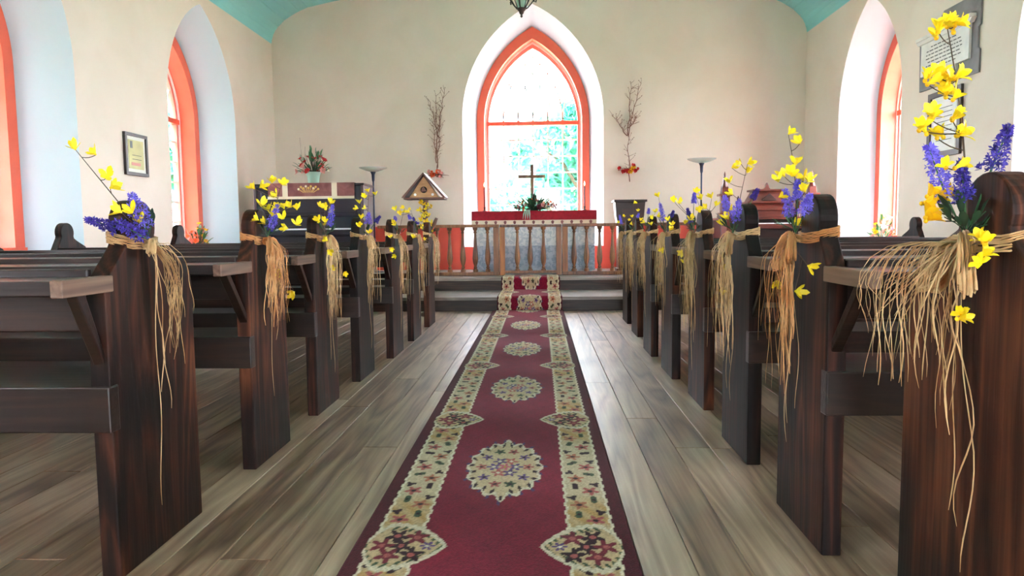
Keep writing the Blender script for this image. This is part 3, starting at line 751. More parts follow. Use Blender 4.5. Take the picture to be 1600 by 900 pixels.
def strand(mb, pts, r0, flat=.35):
    n = len(pts); mb.tube(pts, [r0*(.8+.4*abs(sin(i*1.7+r0*9999))) if i < n-1 else r0*.4 for i in range(n)], 4, flat)
def bow(side, xf, yc, zk, label, group, nt=40, ln=(.18, .36), spread=.06, loops=2, golden=False, longs=(), seed=0, out0=.02, fringe=0, lat0=0.0, loop_sz=1.0, slen=None, tlat=0.0):
    """side = +1: the aisle lies towards +x.  xf: x of the aisle face; yc centre of the panel; zk knot height"""
    r = random.Random(seed+100); o = side; kn = Vector((xf+o*.016, yc+lat0, zk))
    t = thing('raffia_bow', label, 'bow', tuple(kn), group)
    m1 = raff_g if golden else raff
    # neck wrap: strands round the 52 mm x 130 mm neck
    mb = MB(); hx, hy = .029, .068
    for k in range(7):
        dz = (k-3)*.0045; pts = []
        xcn = xf-o*.026
        for i in range(21):
            q = 2*pi*i/20; cxn = cos(q); syn = sin(q)
            px_ = xcn+hx*max(-1, min(1, cxn*1.5))+r.uniform(-.0006, .0006)+(.003 if cxn > 0 else -.003); py_ = yc+hy*max(-1, min(1, syn*1.25))+(.004 if syn > 0 else -.004)
            pts.append((px_, py_, zk+dz+.012*cos(q if o > 0 else q+pi)*-1+.012+r.uniform(-.0015, .0015)))
        strand(mb, pts, .0034, .6)
    mb.build('neck_wrap', m1, t, smooth=True)
    mb = MB()
    for k in range(10):
        a = r.uniform(0, pi); rr_ = r.uniform(.009, .016); n_ = 9
        u1 = Vector((o*.35, cos(a), sin(a))).normalized(); u2 = Vector((o*.9, r.uniform(-.4, .4), r.uniform(-.4, .4))).normalized()
        strand(mb, [kn+u1*(cos(pi*2*i/n_)*rr_)+u2*(sin(pi*2*i/n_)*rr_*.8) for i in range(n_+1)], .0030, .6)
    mb.build('knot', m1, t, smooth=True)
    for l in range(loops):
        mb = MB(); dr = -1 if l % 2 == 0 else 1
        L_ = r.uniform(.07, .10)*loop_sz; dro = r.uniform(.35, .8)
        for k in range(18):
            a = L_*r.uniform(.75, 1.1); wv = r.uniform(.012, .034)*loop_sz; pts = []
            oo = r.uniform(-.012, .018)
            for i in range(13):
                s_ = i/12; q = s_*2*pi
                f_ = (1-cos(q))/2*a; g_ = sin(q)*wv
                pts.append(kn+Vector((o*(.012+oo*sin(pi*s_)+.35*f_*(.6)), dr*f_*.62, -f_*dro+g_)))
            strand(mb, pts, .0022, .5)
        mb.build('loop', m1, t, smooth=True)
    mb = MB()
    for k in range(nt):
        l = r.uniform(*ln)*r.choice((1, 1, .7)); la = tlat+r.gauss(0, spread*.55); ou = out0+abs(r.gauss(0, .026)); n_ = 11
        w1, w2, p1, p2 = r.uniform(.002, .012), r.uniform(.002, .008), r.uniform(0, 6), r.uniform(0, 6); pts = []
        kick = r.uniform(0, .02)
        for i in range(n_+1):
            s_ = i/n_
            pts.append(kn+Vector((o*(max(.0, ou*sin(min(1, s_*4)*pi/2)+w2*sin(p2+s_*7)-.006*s_)), la*min(1, s_*2.4)**.8+w1*sin(p1+s_*9), kick*sin(min(1, s_*5)*pi)-l*s_)))
        strand(mb, pts, r.uniform(.0009, .0019), .4)
    for k in range(fringe//2):
        ou = r.uniform(.03, .15); l = ou*r.uniform(.25, 1.1)+.02; yo = r.uniform(-.03, .10); bz = r.uniform(.0, .025)
        strand(mb, [kn+Vector((o*ou*s_, yo*s_, -l*s_**1.3+bz*sin(pi*s_))) for s_ in [i/7 for i in range(8)]], r.uniform(.0012, .0024), .4)
    for k in range(fringe//2):     # cut ends fanning out to the far side and the aisle
        a = r.uniform(.05, .14); l = r.uniform(.03, .20)*(slen or 1); ou = r.uniform(.03, .17); n_ = 12; pts = []; jx, jp = r.uniform(.002, .012), r.uniform(0, 6)
        w1, p1 = r.uniform(.001, .005), r.uniform(0, 6); yo = r.uniform(-.02, .07)
        for i in range(n_+1):
            s_ = i/n_; h = min(1, s_*2.2)
            pts.append(kn+Vector((o*(ou*sin(h*pi/2)+jx*sin(jp+s_*7)*h), yo*h+w1*sin(p1+s_*8), -.05*h*h-l*max(0, s_-.25)**1.15+.012*sin(h*pi))))
        strand(mb, pts, r.uniform(.0009, .0019), .4)
    mb.build('strands', m1, t, smooth=True, kind='stuff')
    for (dy, l, wb) in longs:
        mb = MB(); pts = []; p1 = r.uniform(0, 6); n_ = 18
        for i in range(n_+1):
            s_ = i/n_; pts.append(kn+Vector((o*(.016+.004*sin(s_*9)-.010*s_), dy*min(1, s_*1.6)+wb*sin(p1+s_*10)*(.4+s_), -l*s_)))
        strand(mb, pts, .0021, .4); mb.build('long_strand', raff, t, smooth=True)
    return t

# bouquet data: pixel positions in the photograph set on each pew's own aisle face plane
def bouquet(side, i, tips, spikes, lows, bowargs, near=False, gold=(), main=None, sc=1.0, kpx=None):
    row = 'left' if side > 0 else 'right'; Y0 = (LY if side > 0 else RY)[i]; xf = (LXA if side > 0 else RXA)[i]; yc = Y0+((.43 if side < 0 else .445) if i == 0 else DW)/2
    face = xf+side*.018; yc = yc+HO
    nm = ordn[i] if i < len(LY if side > 0 else RY)-1 else 'farthest'
    where = 'on the %s pew end %s of the aisle' % (nm, row)
    g = 'decorations %s' % where
    zk = bowargs.pop('zk', .872); lat = bowargs.get('lat0', 0)
    bow(side, xf, yc, zk, 'raffia bow tied round the %s pew end %s of the aisle' % (nm, row), 'raffia bows on the pew ends', seed=i*3+(side > 0), **bowargs)
    base = Vector((xf+side*.020, yc+lat, zk+.012)); r = random.Random(i*7+side)
    def P(px, py):
        p = at(px, py, yc+lat+r.uniform(-.03, .02))
        if p.z < 1.02 and side*(p.x-face) < .004:       # keep it on the aisle side of the board, or round its near edge
            q = atx(px, py, face+side*r.uniform(.006, .02))
            p = q if abs(q.y-yc) < .16 else at(px, py, yc-.14)
        return p
    def keep(p): return p
    if tips: spray(base, [keep(P(*p)) for p in tips], 'yellow blossom spray standing up '+where, g, near, gold, main=main, sc=sc)
    for k, (a, b_, rad, dp) in enumerate(spikes):
        pa, pb = P(*a), P(*b_)
        # stem starts at the knot, florets begin at a
        full = (pb-base).length; sk = min(.8, (pa-base).length/full)
        nth = ['', 'second ', 'third ', 'fourth '][k]
        hi = 'first' if k == 0 else nth.strip()
        spike(base+Vector((0, 0, .0)), pb, 'violet flower spike, %s from the left, %s' % (hi, where), g, rad, int(46+46*min(1, (pb-pa).length/.08)), dp, sk)
    if lows:
        t0 = Vector((xf+side*.03, yc+lat, zk-.02)); q = []
        for p in lows:
            v = atx(p[0], p[1], xf+side*.045); q.append(v)
        spray(t0, q, 'yellow blossoms hanging among the raffia '+where, g, near, (), sc=sc)
    foliage(base+Vector((0, 0, .01)), 9 if not near else 16, .07, 'dark green leaf sprig behind the bow '+where, g)

# right row
bouquet(-1, 0, [(1466, 50), (1480, 42), (1492, 40), (1449, 132), (1468, 122), (1482, 128), (1478, 152), (1496, 148), (1436, 204), (1452, 186), (1464, 216), (1488, 188), (1494, 212), (1478, 262), (1440, 318), (1462, 312), (1446, 340)],
        [((1460, 322), (1450, 226), .018, False), ((1508, 318), (1502, 252), .014, True), ((1532, 278), (1578, 196), .017, True)],
        [(1536, 378), (1532, 402), (1500, 490)],
        dict(nt=15, ln=(.2, .36), spread=.035, loops=6, loop_sz=1.15, longs=((.01, .50, .012), (-.03, .52, .02), (-.045, .60, .012)), fringe=84, zk=.868, lat0=.02, slen=1.5), near=True, gold=(14, 15, 16), main=(.01, 0, 0), sc=.98)
bouquet(-1, 1, [(1232, 210), (1250, 224), (1243, 258), (1226, 276), (1216, 284), (1236, 272), (1256, 282), (1262, 284), (1217, 308), (1258, 300), (1240, 352)],
        [((1238, 338), (1226, 296), .017, False), ((1248, 320), (1246, 282), .014, False), ((1256, 340), (1266, 304), .015, False)],
        [(1214, 440), (1242, 455), (1262, 415)],
        dict(nt=70, ln=(.22, .46), spread=.07, loops=2, golden=True, longs=((.02, .56, .008), (-.05, .50, .012), (.03, .62, .01)), loop_sz=1.25, zk=.872, lat0=.055), main=(.01, 0, .0), sc=1.0)
bouquet(-1, 2, [(1143, 262), (1158, 256), (1168, 256), (1167, 270), (1140, 286), (1145, 304), (1140, 328), (1138, 342), (1130, 352)],
        [((1130, 345), (1132, 306), .017, False), ((1148, 340), (1156, 312), .016, False), ((1168, 312), (1184, 296), .015, True)],
        [(1125, 455), (1130, 420)],
        dict(nt=66, ln=(.25, .52), spread=.08, loops=2, longs=((.03, .62, .01), (-.03, .66, .016)), lat0=.03), sc=1.0)
bouquet(-1, 3, [(1050, 312), (1060, 318), (1085, 300), (1096, 312), (1112, 310), (1118, 322), (1091, 328), (1078, 344), (1070, 350), (1104, 326)],
        [((1086, 326), (1085, 302), .014, False), ((1078, 350), (1074, 326), .012, True)],
        [(1066, 395), (1068, 410)],
        dict(nt=74, ln=(.25, .5), spread=.09, loops=3, longs=((.02, .7, .014), (-.04, .55, .01)), lat0=.02), sc=1.0)
bouquet(-1, 4, [(1029, 308), (1026, 338), (1044, 345), (1050, 352), (1046, 360)],
        [((1036, 345), (1031, 318), .015, False), ((1050, 350), (1052, 330), .012, True)], [(1036, 392)],
        dict(nt=60, ln=(.22, .45), spread=.08, loops=2, longs=((.02, .6, .01),)), sc=1.0)
bouquet(-1, 5, [(1020, 340), (1018, 352), (1024, 332), (1008, 348)], [((1014, 350), (1014, 326), .014, False)], [],
        dict(nt=56, ln=(.22, .42), spread=.08, loops=2, longs=((-.02, .6, .01),)), sc=1.0)
bouquet(-1, 6, [(990, 318), (996, 330), (988, 340), (1000, 345), (984, 350)], [((1000, 352), (998, 334), .014, False)], [],
        dict(nt=60, ln=(.25, .55), spread=.09, loops=2, longs=((.02, .75, .012),)), sc=1.05)
bouquet(-1, 7, [(974, 338), (968, 348), (982, 345)], [((972, 350), (968, 336), .014, False)], [],
        dict(nt=56, ln=(.2, .5), spread=.1, loops=2), sc=1.05)
# left row
bouquet(1, 0, [(118, 234), (150, 242), (168, 276), (172, 294), (190, 332), (206, 333), (219, 348)],
        [((232, 350), (205, 302), .022, False), ((212, 352), (134, 342), .016, True), ((228, 356), (182, 346), .018, True)],
        [], dict(nt=34, ln=(.16, .36), spread=.03, loops=1, longs=((.0, .74, .012), (.05, .48, .012), (.03, .42, .01)), zk=.876, lat0=.0, loop_sz=.6, tlat=.06), main=(.0, 0, 0), sc=1.0)
bouquet(1, 1, [(398, 295), (406, 293), (425, 286), (440, 288), (408, 322), (420, 330), (434, 326), (444, 326), (455, 324), (464, 328), (404, 344), (414, 350), (425, 338), (442, 342), (450, 357), (463, 352), (432, 308)],
        [((430, 362), (434, 320), .016, False), ((420, 362), (428, 336), .012, True)],
        [(440, 426), (460, 456)],
        dict(nt=84, ln=(.18, .36), spread=.075, loops=2, golden=True, longs=((.0, .62, .012), (.06, .4, .01)), lat0=-.0), sc=1.05)
bouquet(1, 2, [(498, 322), (508, 324), (516, 318), (498, 345), (506, 346), (514, 332), (512, 350)],
        [((520, 356), (520, 320), .017, False)], [(512, 376), (515, 392), (537, 426), (518, 420)],
        dict(nt=60, ln=(.25, .45), spread=.05, loops=2, longs=((.0, .62, .006), (.05, .7, .01)), lat0=.02), sc=1.0)
bouquet(1, 3, [(562, 318), (569, 308), (576, 300), (560, 326), (572, 326), (564, 342), (560, 352), (587, 305)],
        [((580, 352), (576, 332), .02, False), ((590, 350), (594, 338), .014, True)], [(577, 365)],
        dict(nt=50, ln=(.2, .45), spread=.06, loops=2, longs=((.02, .7, .01),), lat0=.03), sc=1.05)
bouquet(1, 4, [(618, 328), (624, 334), (632, 325), (640, 332), (612, 348), (618, 352)],
        [((616, 352), (617, 338), .014, False)], [(610, 372), (612, 388), (618, 400)],
        dict(nt=46, ln=(.25, .5), spread=.06, loops=1, longs=((.02, .7, .01),), lat0=.02), sc=1.05)
bouquet(1, 5, [(634, 332), (642, 328)], [((632, 352), (638, 336), .018, False), ((644, 354), (646, 340), .014, True)], [(645, 372)],
        dict(nt=46, ln=(.25, .55), spread=.06, loops=1, longs=((.0, .7, .01),), lat0=.02), sc=1.05)
bouquet(1, 6, [(655, 330), (662, 338), (650, 345)], [((650, 356), (648, 346), .014, True)], [(662, 375)],
        dict(nt=40, ln=(.2, .5), spread=.06, loops=1, lat0=.02), sc=1.05)

# ------------------------------------------------------------------ chancel furniture
ZP = .317
# communion rail
rt = thing('communion_rail', 'long turned-baluster wooden communion rail with a middle gate', 'railing', (-.1, 9.34, ZP))
RX0, RX1, YR = -2.15, 2.1, 9.34
for a, b_ in ((RX0, -.535), (.30, RX1)):
    MB().box(a, b_, YR-.045, YR+.045, .955, .995).build('top_rail', rail_m, rt, bevel=.006)
    MB().box(a, b_, YR-.04, YR+.04, ZP+.002, .365).build('bottom_rail', rail_m, rt, bevel=.004)
MB().box(-.525, .29, YR-.04, YR+.04, .955, .99).build('gate_rail', rail_m, rt, bevel=.006)
MB().box(-.525, .29, YR-.035, YR+.035, .345, .38).build('gate_rail', rail_m, rt, bevel=.004)
def bal_prof(z0, z1):
    H_ = z1-z0; pts = [(.030, 0), (.030, .05), (.016, .075), (.024, .10), (.014, .13), (.026, .20), (.034, .30), (.030, .42), (.020, .60), (.014, .80), (.013, .86), (.022, .89), (.014, .92), (.030, .96), (.030, 1)]
    return [(r_*1.12, z*H_) for r_, z in pts]
bm_ = MB().lathe(bal_prof(.365, .955), (0, 0, 0), 12).mesh('baluster', smooth=True); bm_.materials.append(rail_m)
bx = [-1.36, -1.195, -1.02, -.855, -.69, -.295, -.125, .05, .455, .62, .79, .96, 1.13, 1.30, 1.47, 1.64, 1.81, 1.98, -1.53, -1.70, -1.87, -2.04]
for x_ in bx: inst('baluster', bm_, rt, (x_, YR, .365), sc=(1, 1, 1) if not -.4 < x_ < .1 else (1, 1, 1))
for x_, m_ in ((-.575, rail_m), (-.495, post_m), (.255, rail_m), (.335, post_m)):
    MB().box(x_-.036, x_+.036, YR-.036, YR+.036, ZP+.002, .955).build('post', m_, rt, bevel=.004)
# altar
al = thing('altar_table', 'altar table fronted by a pale mottled cloth frontal', 'altar', (-.08, 10.2, ZP))
MB().box(-.90, .75, 9.98, 10.5, ZP+.002, 1.13).build('table_body', lace_m, al)
MB().box(-.925, .775, 9.955, 9.98, .70, 1.12).build('upper_frontal', lace_m, al)
MB().box(-.925, .775, 9.95, 9.975, .345, .695).build('lower_frontal', lace2, al)
MB().box(-.94, .785, 9.94, 10.52, 1.13, 1.155).build('table_top', rail_m, al, bevel=.004)
def drape(x0, x1, y0, z0, z1, wav, per, n=80, th=.004, P=None):
    mb = MB(); vs = []
    for i in range(n+1):
        x_ = x0+(x1-x0)*i/n
        for z in (z1, (z0+z1)/2, z0):
            k = (z1-z)/(z1-z0); vs.append((x_, y0-wav*k*(1+sin(x_*per)), z))
    fs = [(i*3+k, (i+1)*3+k, (i+1)*3+k+1, i*3+k+1) for i in range(n) for k in range(2)]
    m_ = len(vs); vs2 = [(a, b+th, c) for a, b, c in vs]
    fs2 = [tuple(j+m_ for j in f[::-1]) for f in fs]
    bd = [(i*3+2, (i+1)*3+2, (i+1)*3+2+m_, i*3+2+m_) for i in range(n)]
    mb.add(vs+vs2, fs+fs2+bd); return mb
cl = thing('altar_cloth', 'crimson velvet cloth with a patterned cream fringe over the altar', 'cloth', (-.08, 10.2, 1.157))
MB().box(-.955, .80, 9.925, 10.53, 1.157, 1.185).build('cloth_top', red_m, cl, bevel=.008)
drape(-.955, .80, 9.926, 1.055, 1.172, .004, 26).build('cloth_front', red_m, cl, smooth=True)
fr = drape(-.955, .80, 9.920, .985, 1.055, .003, 40).build('fringe', cream_m, cl, smooth=True)
for i in range(13):
    x_ = -.88+i*.133
    MB().prism([(x_-.022, 1.035), (x_, 1.05), (x_+.022, 1.035), (x_+.012, 1.00), (x_-.012, 1.00)], lambda a, b, d: (a, d, b), 9.905, 9.913).build('fringe_motif', maroon_m, cl)
# cross
cr = thing('standing_cross', 'plain brown wooden cross standing on the altar', 'cross', (-.10, 10.15, 1.187))
MB().box(-.124, -.082, 10.135, 10.165, 1.22, 1.845).build('upright', post_m if False else rail_m, cr, bevel=.004)
MB().box(-.295, .085, 10.133, 10.163, 1.655, 1.698).build('crossbar', rail_m, cr, bevel=.004)
MB().box(-.19, -.016, 10.08, 10.22, 1.187, 1.222).build('base', rail_m, cr, bevel=.004)
# candles
for x_, s_ in ((-.785, 'left'), (.645, 'right')):
    c = thing('taper_candle', 'dark red lit taper candle at the %s end of the altar' % s_, 'candle', (x_, 10.15, 1.187), 'altar candles')
    MB().lathe([(.035, 0), (.035, .008), (.012, .018), (.014, .05), (.018, .055), (.018, .06)], (x_, 10.15, 1.187), 14).build('holder', iron, c, smooth=True)
    MB().lathe([(.011, 0), (.0105, .28), (.007, .285)], (x_, 10.15, 1.247), 12).build('wax', candle_m, c, smooth=True)
    MB().tube([(x_, 10.15, 1.53), (x_, 10.15, 1.545)], .0015, 4).build('wick', iron, c)
    MB().lathe([(.002, 0), (.008, .014), (.009, .024), (.005, .045), (.001, .06)], (x_, 10.15, 1.54), 10).build('flame', flame_m, c, smooth=True)
# generic arrangement
def fm(name, m_, L_=.03, n=6, cup=.5, seed=1): return blossom_mesh(name, n, L_, L_*.7, cup, m_, seed)
F_red, F_or, F_pk, F_wh, F_bu, F_ye = [fm('flower', m_, .036, 7, .55, i) for i, m_ in enumerate((redf_m, orange_m, pink_m, whitef_m, burg_m, yel_o))]
def arrangement(name, label, base, rx, ry, rz, fl_, nf, nl, seed, sc=1, dark=True, droop=0, twigs=0, catn='flowers', lo=-.1):
    t = thing(name, label, catn, base); r = random.Random(seed); mb = MB(); base = Vector(base)
    L1, L2 = [], []
    for i in range(nf+nl):
        a = r.uniform(0, 6.28); e = r.uniform(lo, 1); k = r.uniform(.55, 1) if i < nf else r.uniform(.6, 1.1)
        h = sqrt(max(0, 1-e*e)); d = Vector((rx*cos(a)*h*k, ry*sin(a)*h*k, max(.012, .02+rz*max(0, e)*k)))
        if droop: d.z += droop*min(0, e)
        (L1 if i < nf else L2).append(d)
        mb.tube([base+Vector((0, 0, .01)), base+d*.5+Vector((0, 0, .01)), base+d], .0025, 4)
    for i in range(twigs):
        a = r.uniform(-.5, .5); mb.tube([base, base+Vector((sin(a)*.1, 0, .15)), base+Vector((sin(a)*.2-.02, 0, r.uniform(.3, .42)))], .002, 4)
    mb.build('stems', green_d, t)
    for d in L1: inst('flower', r.choice(fl_), t, base+d, ttq(d+Vector((0, -.05, .02))), sc*r.uniform(.8, 1.25))
    for d in L2: inst('leaf', leafd if dark and r.random() < .7 else leafm, t, base+d*.8, d.to_track_quat('X', 'Z').to_euler(), sc*r.uniform(1.2, 2.0))
    return t
arrangement('flower_arrangement', 'low wide bouquet of leaves and muted flowers before the altar cross', (-.07, 10.02, 1.187), .34, .09, .14, [F_bu, F_pk, F_wh, F_bu, F_or], 40, 80, 5, 1.3)
lf = thing('ribbon', 'pale green leaf tassel hanging over the altar cloth front', 'ribbon', (-.18, 9.90, 1.2))
for k in range(4):
    x_ = -.21+k*.02
    MB().tube([(x_+.02, 9.96, 1.20), (x_+.01, 9.905, 1.19), (x_-.01+k*.008, 9.896, 1.14), (x_-.02+k*.012, 9.894, 1.07-.01*(k % 2))], [.004, .008, .010, .002], 6, .3).build('leaf', pot_m, lf, smooth=True)

# piano
X0, X1, Y0, Y1 = -3.81, -2.33, 9.22, 9.85
pn = thing('upright_piano', 'dark blue-black upright piano on the left of the platform', 'piano', ((X0+X1)/2, 9.5, ZP))
MB().box(X0+.03, X1-.03, Y0+.12, Y1, ZP+.03, 1.53).build('case', piano_m, pn, bevel=.006)
MB().box(X0-.01, X1+.01, Y0+.09, Y1+.01, 1.53, 1.56).build('lid', piano_m, pn, bevel=.006)
for a, b_ in ((X0, X0+.035), (X1-.035, X1)):
    MB().prism([(Y1, ZP), (Y1, 1.53), (Y0+.10, 1.53), (Y0+.10, 1.10), (Y0-.13, 1.02), (Y0-.13, .90), (Y0+.06, .88), (Y0+.06, ZP)], lambda p, z, d: (d, p, z), a, b_).build('side_panel', piano_s, pn, bevel=.004)
    MB().lathe([(.03, 0), (.03, .05), (.018, .08), (.028, .3), (.034, .5), (.03, .565)], ((a+b_)/2, Y0-.07, ZP+.002), 12).build('leg', piano_m, pn, smooth=True)
MB().box(X0+.035, X1-.035, Y0-.12, Y0+.12, .88, .945).build('key_bed', piano_m, pn, bevel=.004)
MB().prism([(Y0+.05, .972), (Y0+.12, .972), (Y0+.12, 1.13), (Y0+.09, 1.12)], lambda p, z, d: (d, p, z), X0+.05, X1-.05).build('fall_board', piano_m, pn, bevel=.003)
MB().box(X0+.10, X1-.10, Y0+.10, Y0+.12, 1.17, 1.48).build('upper_panel', piano_m, pn, bevel=.004)
MB().box(X0+.10, X1-.10, Y0+.06, Y0+.12, 1.145, 1.165).build('music_ledge', piano_m, pn, bevel=.003)
kb = MB(); nk = 52; kw = (X1-X0-.16)/nk
for i in range(nk): kb.box(X0+.08+i*kw+.0008, X0+.08+(i+1)*kw-.0008, Y0-.10, Y0+.05, .945, .966)
kb.build('white_keys', key_m, pn, kind='stuff')
kb = MB()
for i in range(nk):
    if i % 7 not in (2, 6): kb.box(X0+.08+(i+1)*kw-.006, X0+.08+(i+1)*kw+.006, Y0-.03, Y0+.05, .966, .978)
kb.build('black_keys', piano_m, pn, kind='stuff')
MB().box(X0+.05, X1-.05, Y0+.05, Y0+.08, ZP+.05, .86).build('lower_panel', piano_m, pn, bevel=.004)
# cloth on the piano
px0, px1 = -3.60, -2.44
pc = thing('piano_cloth', 'maroon velvet runner with cream stripes over the piano front', 'cloth', (-3.0, 9.4, 1.562))
MB().box(px0, px1, Y0+.08, Y0+.45, 1.561, 1.567).build('cloth_top', maroon_m, pc)
drape(px0, px1, Y0+.070, 1.385, 1.567, .004, 18).build('cloth_front', maroon_m, pc, smooth=True)
MB().box(px0, px1, Y0+.050, Y0+.058, 1.355, 1.39).build('hem_band', cream_m, pc)
for x_ in (px0+.20, px1-.30):
    MB().box(x_, x_+.07, Y0+.050, Y0+.058, 1.39, 1.565).build('stripe', cream_m, pc)
for k in range(9):
    a = -3.05+(k-4)*.033; z_ = 1.50+.022*(k % 2)-.001*(k-4)**2
    MB().ball((a, Y0+.052, z_), .016, 8, (1, .3, 1)).build('embroidered_flower', gold_m if k % 3 else cream_m, pc, smooth=True)
    MB().tube([(a, Y0+.053, z_), (a*.5-1.525+0, Y0+.052, 1.44)], .004, 4).build('embroidered_stem', gold_m, pc)
# pot with flowers
pz = 1.569
pt = thing('flower_pot', 'pale green pot standing on the piano cloth', 'pot', (-3.05, 9.5, pz))
MB().lathe([(.07, 0), (.085, .10), (.10, .15), (.105, .155), (.095, .155), (.09, .14), (.01, .13)], (-3.05, 9.5, pz), 20).build('pot_body', pot_m, pt, smooth=True)
MB().lathe([(.088, 0), (.088, .01)], (-3.05, 9.5, pz+.128), 16).build('soil', bark, pt)
arrangement('potted_flowers', 'red and cream bouquet in the pale green pot on the piano', (-3.05, 9.5, pz+.14), .22, .12, .30, [F_red, F_red, F_pk, F_wh], 24, 46, 8, 1.25, dark=False, lo=-.15)
tw = thing('dry_twig', 'two thin bare twigs rising beside the potted flowers', 'twig', (-3.12, 9.5, pz+.14))
MB().tube([(-3.1, 9.5, pz+.15), (-3.2, 9.5, pz+.32), (-3.22, 9.5, pz+.62)], .002, 4).build('stem', twig_m, tw)
MB().tube([(-3.1, 9.5, pz+.15), (-3.16, 9.5, pz+.30), (-3.15, 9.5, pz+.50)], .002, 4).build('stem', twig_m, tw)

# torchiere lamps
for x_, s_, zt in ((-2.435, 'left, behind the piano', 1.80), (2.34, 'right, beside the organ', 1.86)):
    t = thing('floor_lamp', 'dark torchiere floor lamp with shallow glass bowl, '+s_, 'lamp', (x_, 10.35, ZP), 'torchiere lamps')
    MB().lathe([(.13, 0), (.13, .012), (.03, .03), (.012, .045)], (x_, 10.35, ZP), 24).build('base', steel, t, smooth=True)
    MB().tube([(x_, 10.35, ZP+.03), (x_, 10.35, zt-.14)], .012, 10).build('pole', steel, t, smooth=True)
    MB().lathe([(.014, 0), (.020, .02), (.024, .10), (.036, .13), (.040, .14)], (x_, 10.35, zt-.15), 16).build('cup', steel, t, smooth=True)
    MB().lathe([(.035, 0), (.12, .022), (.20, .055), (.205, .062), (.19, .06), (.11, .03), (.02, .01)], (x_, 10.35, zt-.01), 28).build('lamp_shade', alab, t, smooth=True)

# birdhouse on post
bh = thing('birdhouse', 'gabled wooden birdhouse on a post left of the altar rail', 'birdhouse', (-1.21, 7.5, 0))
MB().lathe([(.075, 0), (.075, .03), (.03, .05), (.022, .08)], (-1.21, 7.5, 0), 20).build('foot', roof_m, bh, smooth=True)
MB().tube([(-1.21, 7.5, .05), (-1.205, 7.5, .6), (-1.215, 7.5, 1.0), (-1.21, 7.5, 1.24)], [.022, .022, .024, .03], 10).build('post', roof_m, bh, smooth=True)
MB().tube([(-1.20, 7.49, .9), (-1.12, 7.48, .98), (-1.09, 7.47, 1.05)], [.02, .024, .016], 8).build('branch_stub', roof_m, bh, smooth=True)
PB = lambda a, b, d: (a, d, b)
MB().prism([(-1.37, 1.265), (-1.055, 1.265), (-1.2125, 1.485)], PB, 7.42, 7.60).build('house_body', bird_m, bh, bevel=.003)
MB().box(-1.425, -.995, 7.39, 7.63, 1.245, 1.265).build('floor_board', roof_m, bh, bevel=.003)
for sg in (-1, 1):
    MB().prism([(-1.2125, 1.50), (-1.2125, 1.525), (-1.2125+sg*.235, 1.262), (-1.2125+sg*.205, 1.262)], PB, 7.38, 7.64).build('roof_slope', roof_m, bh, bevel=.003)
MB().lathe([(.030, 0), (.030, .006)], (0, 0, 0), 18)
def disc(c, r_, m_, name, par, th=.006, n=18):
    pts = [(c[0]+r_*cos(2*pi*i/n), c[2]+r_*sin(2*pi*i/n)) for i in range(n)]
    return MB().prism(pts, PB, c[1]-th, c[1]).build(name, m_, par)
disc((-1.2125, 7.419, 1.345), .034, hole_m, 'entrance_hole', bh)
MB().prism([(-1.2125-.026, 1.325), (-1.2125+.03, 1.328), (-1.2125+.012, 1.36), (-1.2125-.002, 1.378), (-1.2125-.018, 1.36)], PB, 7.405, 7.413).build('carved_bird', roof_m, bh)
for x_ in (-1.305, -1.12): disc((x_, 7.419, 1.295), .014, white_m, 'small_hole', bh)
vine = []
rv_ = random.Random(4)
for i in range(22):
    a = i*1.1; vine.append((-1.21+.055*cos(a)*rv_.uniform(.7, 1.4), 7.5-.02-.05*abs(sin(a)), .90+.33*i/22))
vt = thing('yellow_vine', 'yellow blossom garland wound round the birdhouse post', 'flowers', (-1.21, 7.45, .9))
MB().tube([Vector(p) for p in vine], .004, 5).build('stem', stem_m, vt, smooth=True)
for i, p in enumerate(vine): inst('blossom', BLO[i % 2] if i % 2 else BL[i % 4], vt, p, (rv_.uniform(0, 1), rv_.uniform(-1, 1), 0), 1.3)

# reed organ
ox = 3.06; og = thing('reed_organ', 'carved mahogany reed organ with two spired towers', 'organ', (ox, 9.6, ZP))
MB().box(ox-.66, ox+.66, 9.45, 9.95, ZP+.002, 1.02).build('case', organ_d, og, bevel=.008)
MB().box(ox-.70, ox+.70, 9.22, 9.98, 1.02, 1.05).build('case_top', organ_m, og, bevel=.006)
MB().box(ox-.60, ox+.60, 9.18, 9.46, .90, .96).build('key_bed', organ_m, og, bevel=.004)
kb = MB()
for i in range(36): kb.box(ox-.5+i*.0278, ox-.5+i*.0278+.026, 9.20, 9.32, .96, .975)
kb.build('keys', key_m, og, kind='stuff')
for sg in (-1, 1): MB().box(ox+sg*.62-.035, ox+sg*.62+.035, 9.18, 9.48, .60, 1.02).build('key_cheek', organ_m, og, bevel=.006)
# stepped central pediment
MB().box(ox-.36, ox+.36, 9.50, 9.90, 1.05, 1.14).build('shelf_block', organ_m, og, bevel=.008)
MB().box(ox-.40, ox+.40, 9.46, 9.92, 1.14, 1.165).build('cornice', organ_m, og, bevel=.006)
MB().frustum((ox, 9.70), .66, .36, 1.165, .56, .30, 1.24).build('sloped_block', organ_m, og, bevel=.004)
MB().box(ox-.30, ox+.30, 9.50, 9.88, 1.24, 1.26).build('cornice', organ_m, og, bevel=.004)
MB().frustum((ox, 9.70), .52, .26, 1.26, .38, .18, 1.40).build('crest_block', organ_m, og, bevel=.004)
MB().box(ox-.22, ox+.22, 9.56, 9.84, 1.40, 1.425).build('cornice', organ_m, og, bevel=.004)
MB().prism([(ox-.05, 1.425), (ox-.03, 1.45), (ox-.022, 1.475), (ox, 1.52), (ox+.022, 1.475), (ox+.03, 1.45), (ox+.05, 1.425)], PB, 9.66, 9.72).build('crest_finial', organ_m, og, bevel=.003)
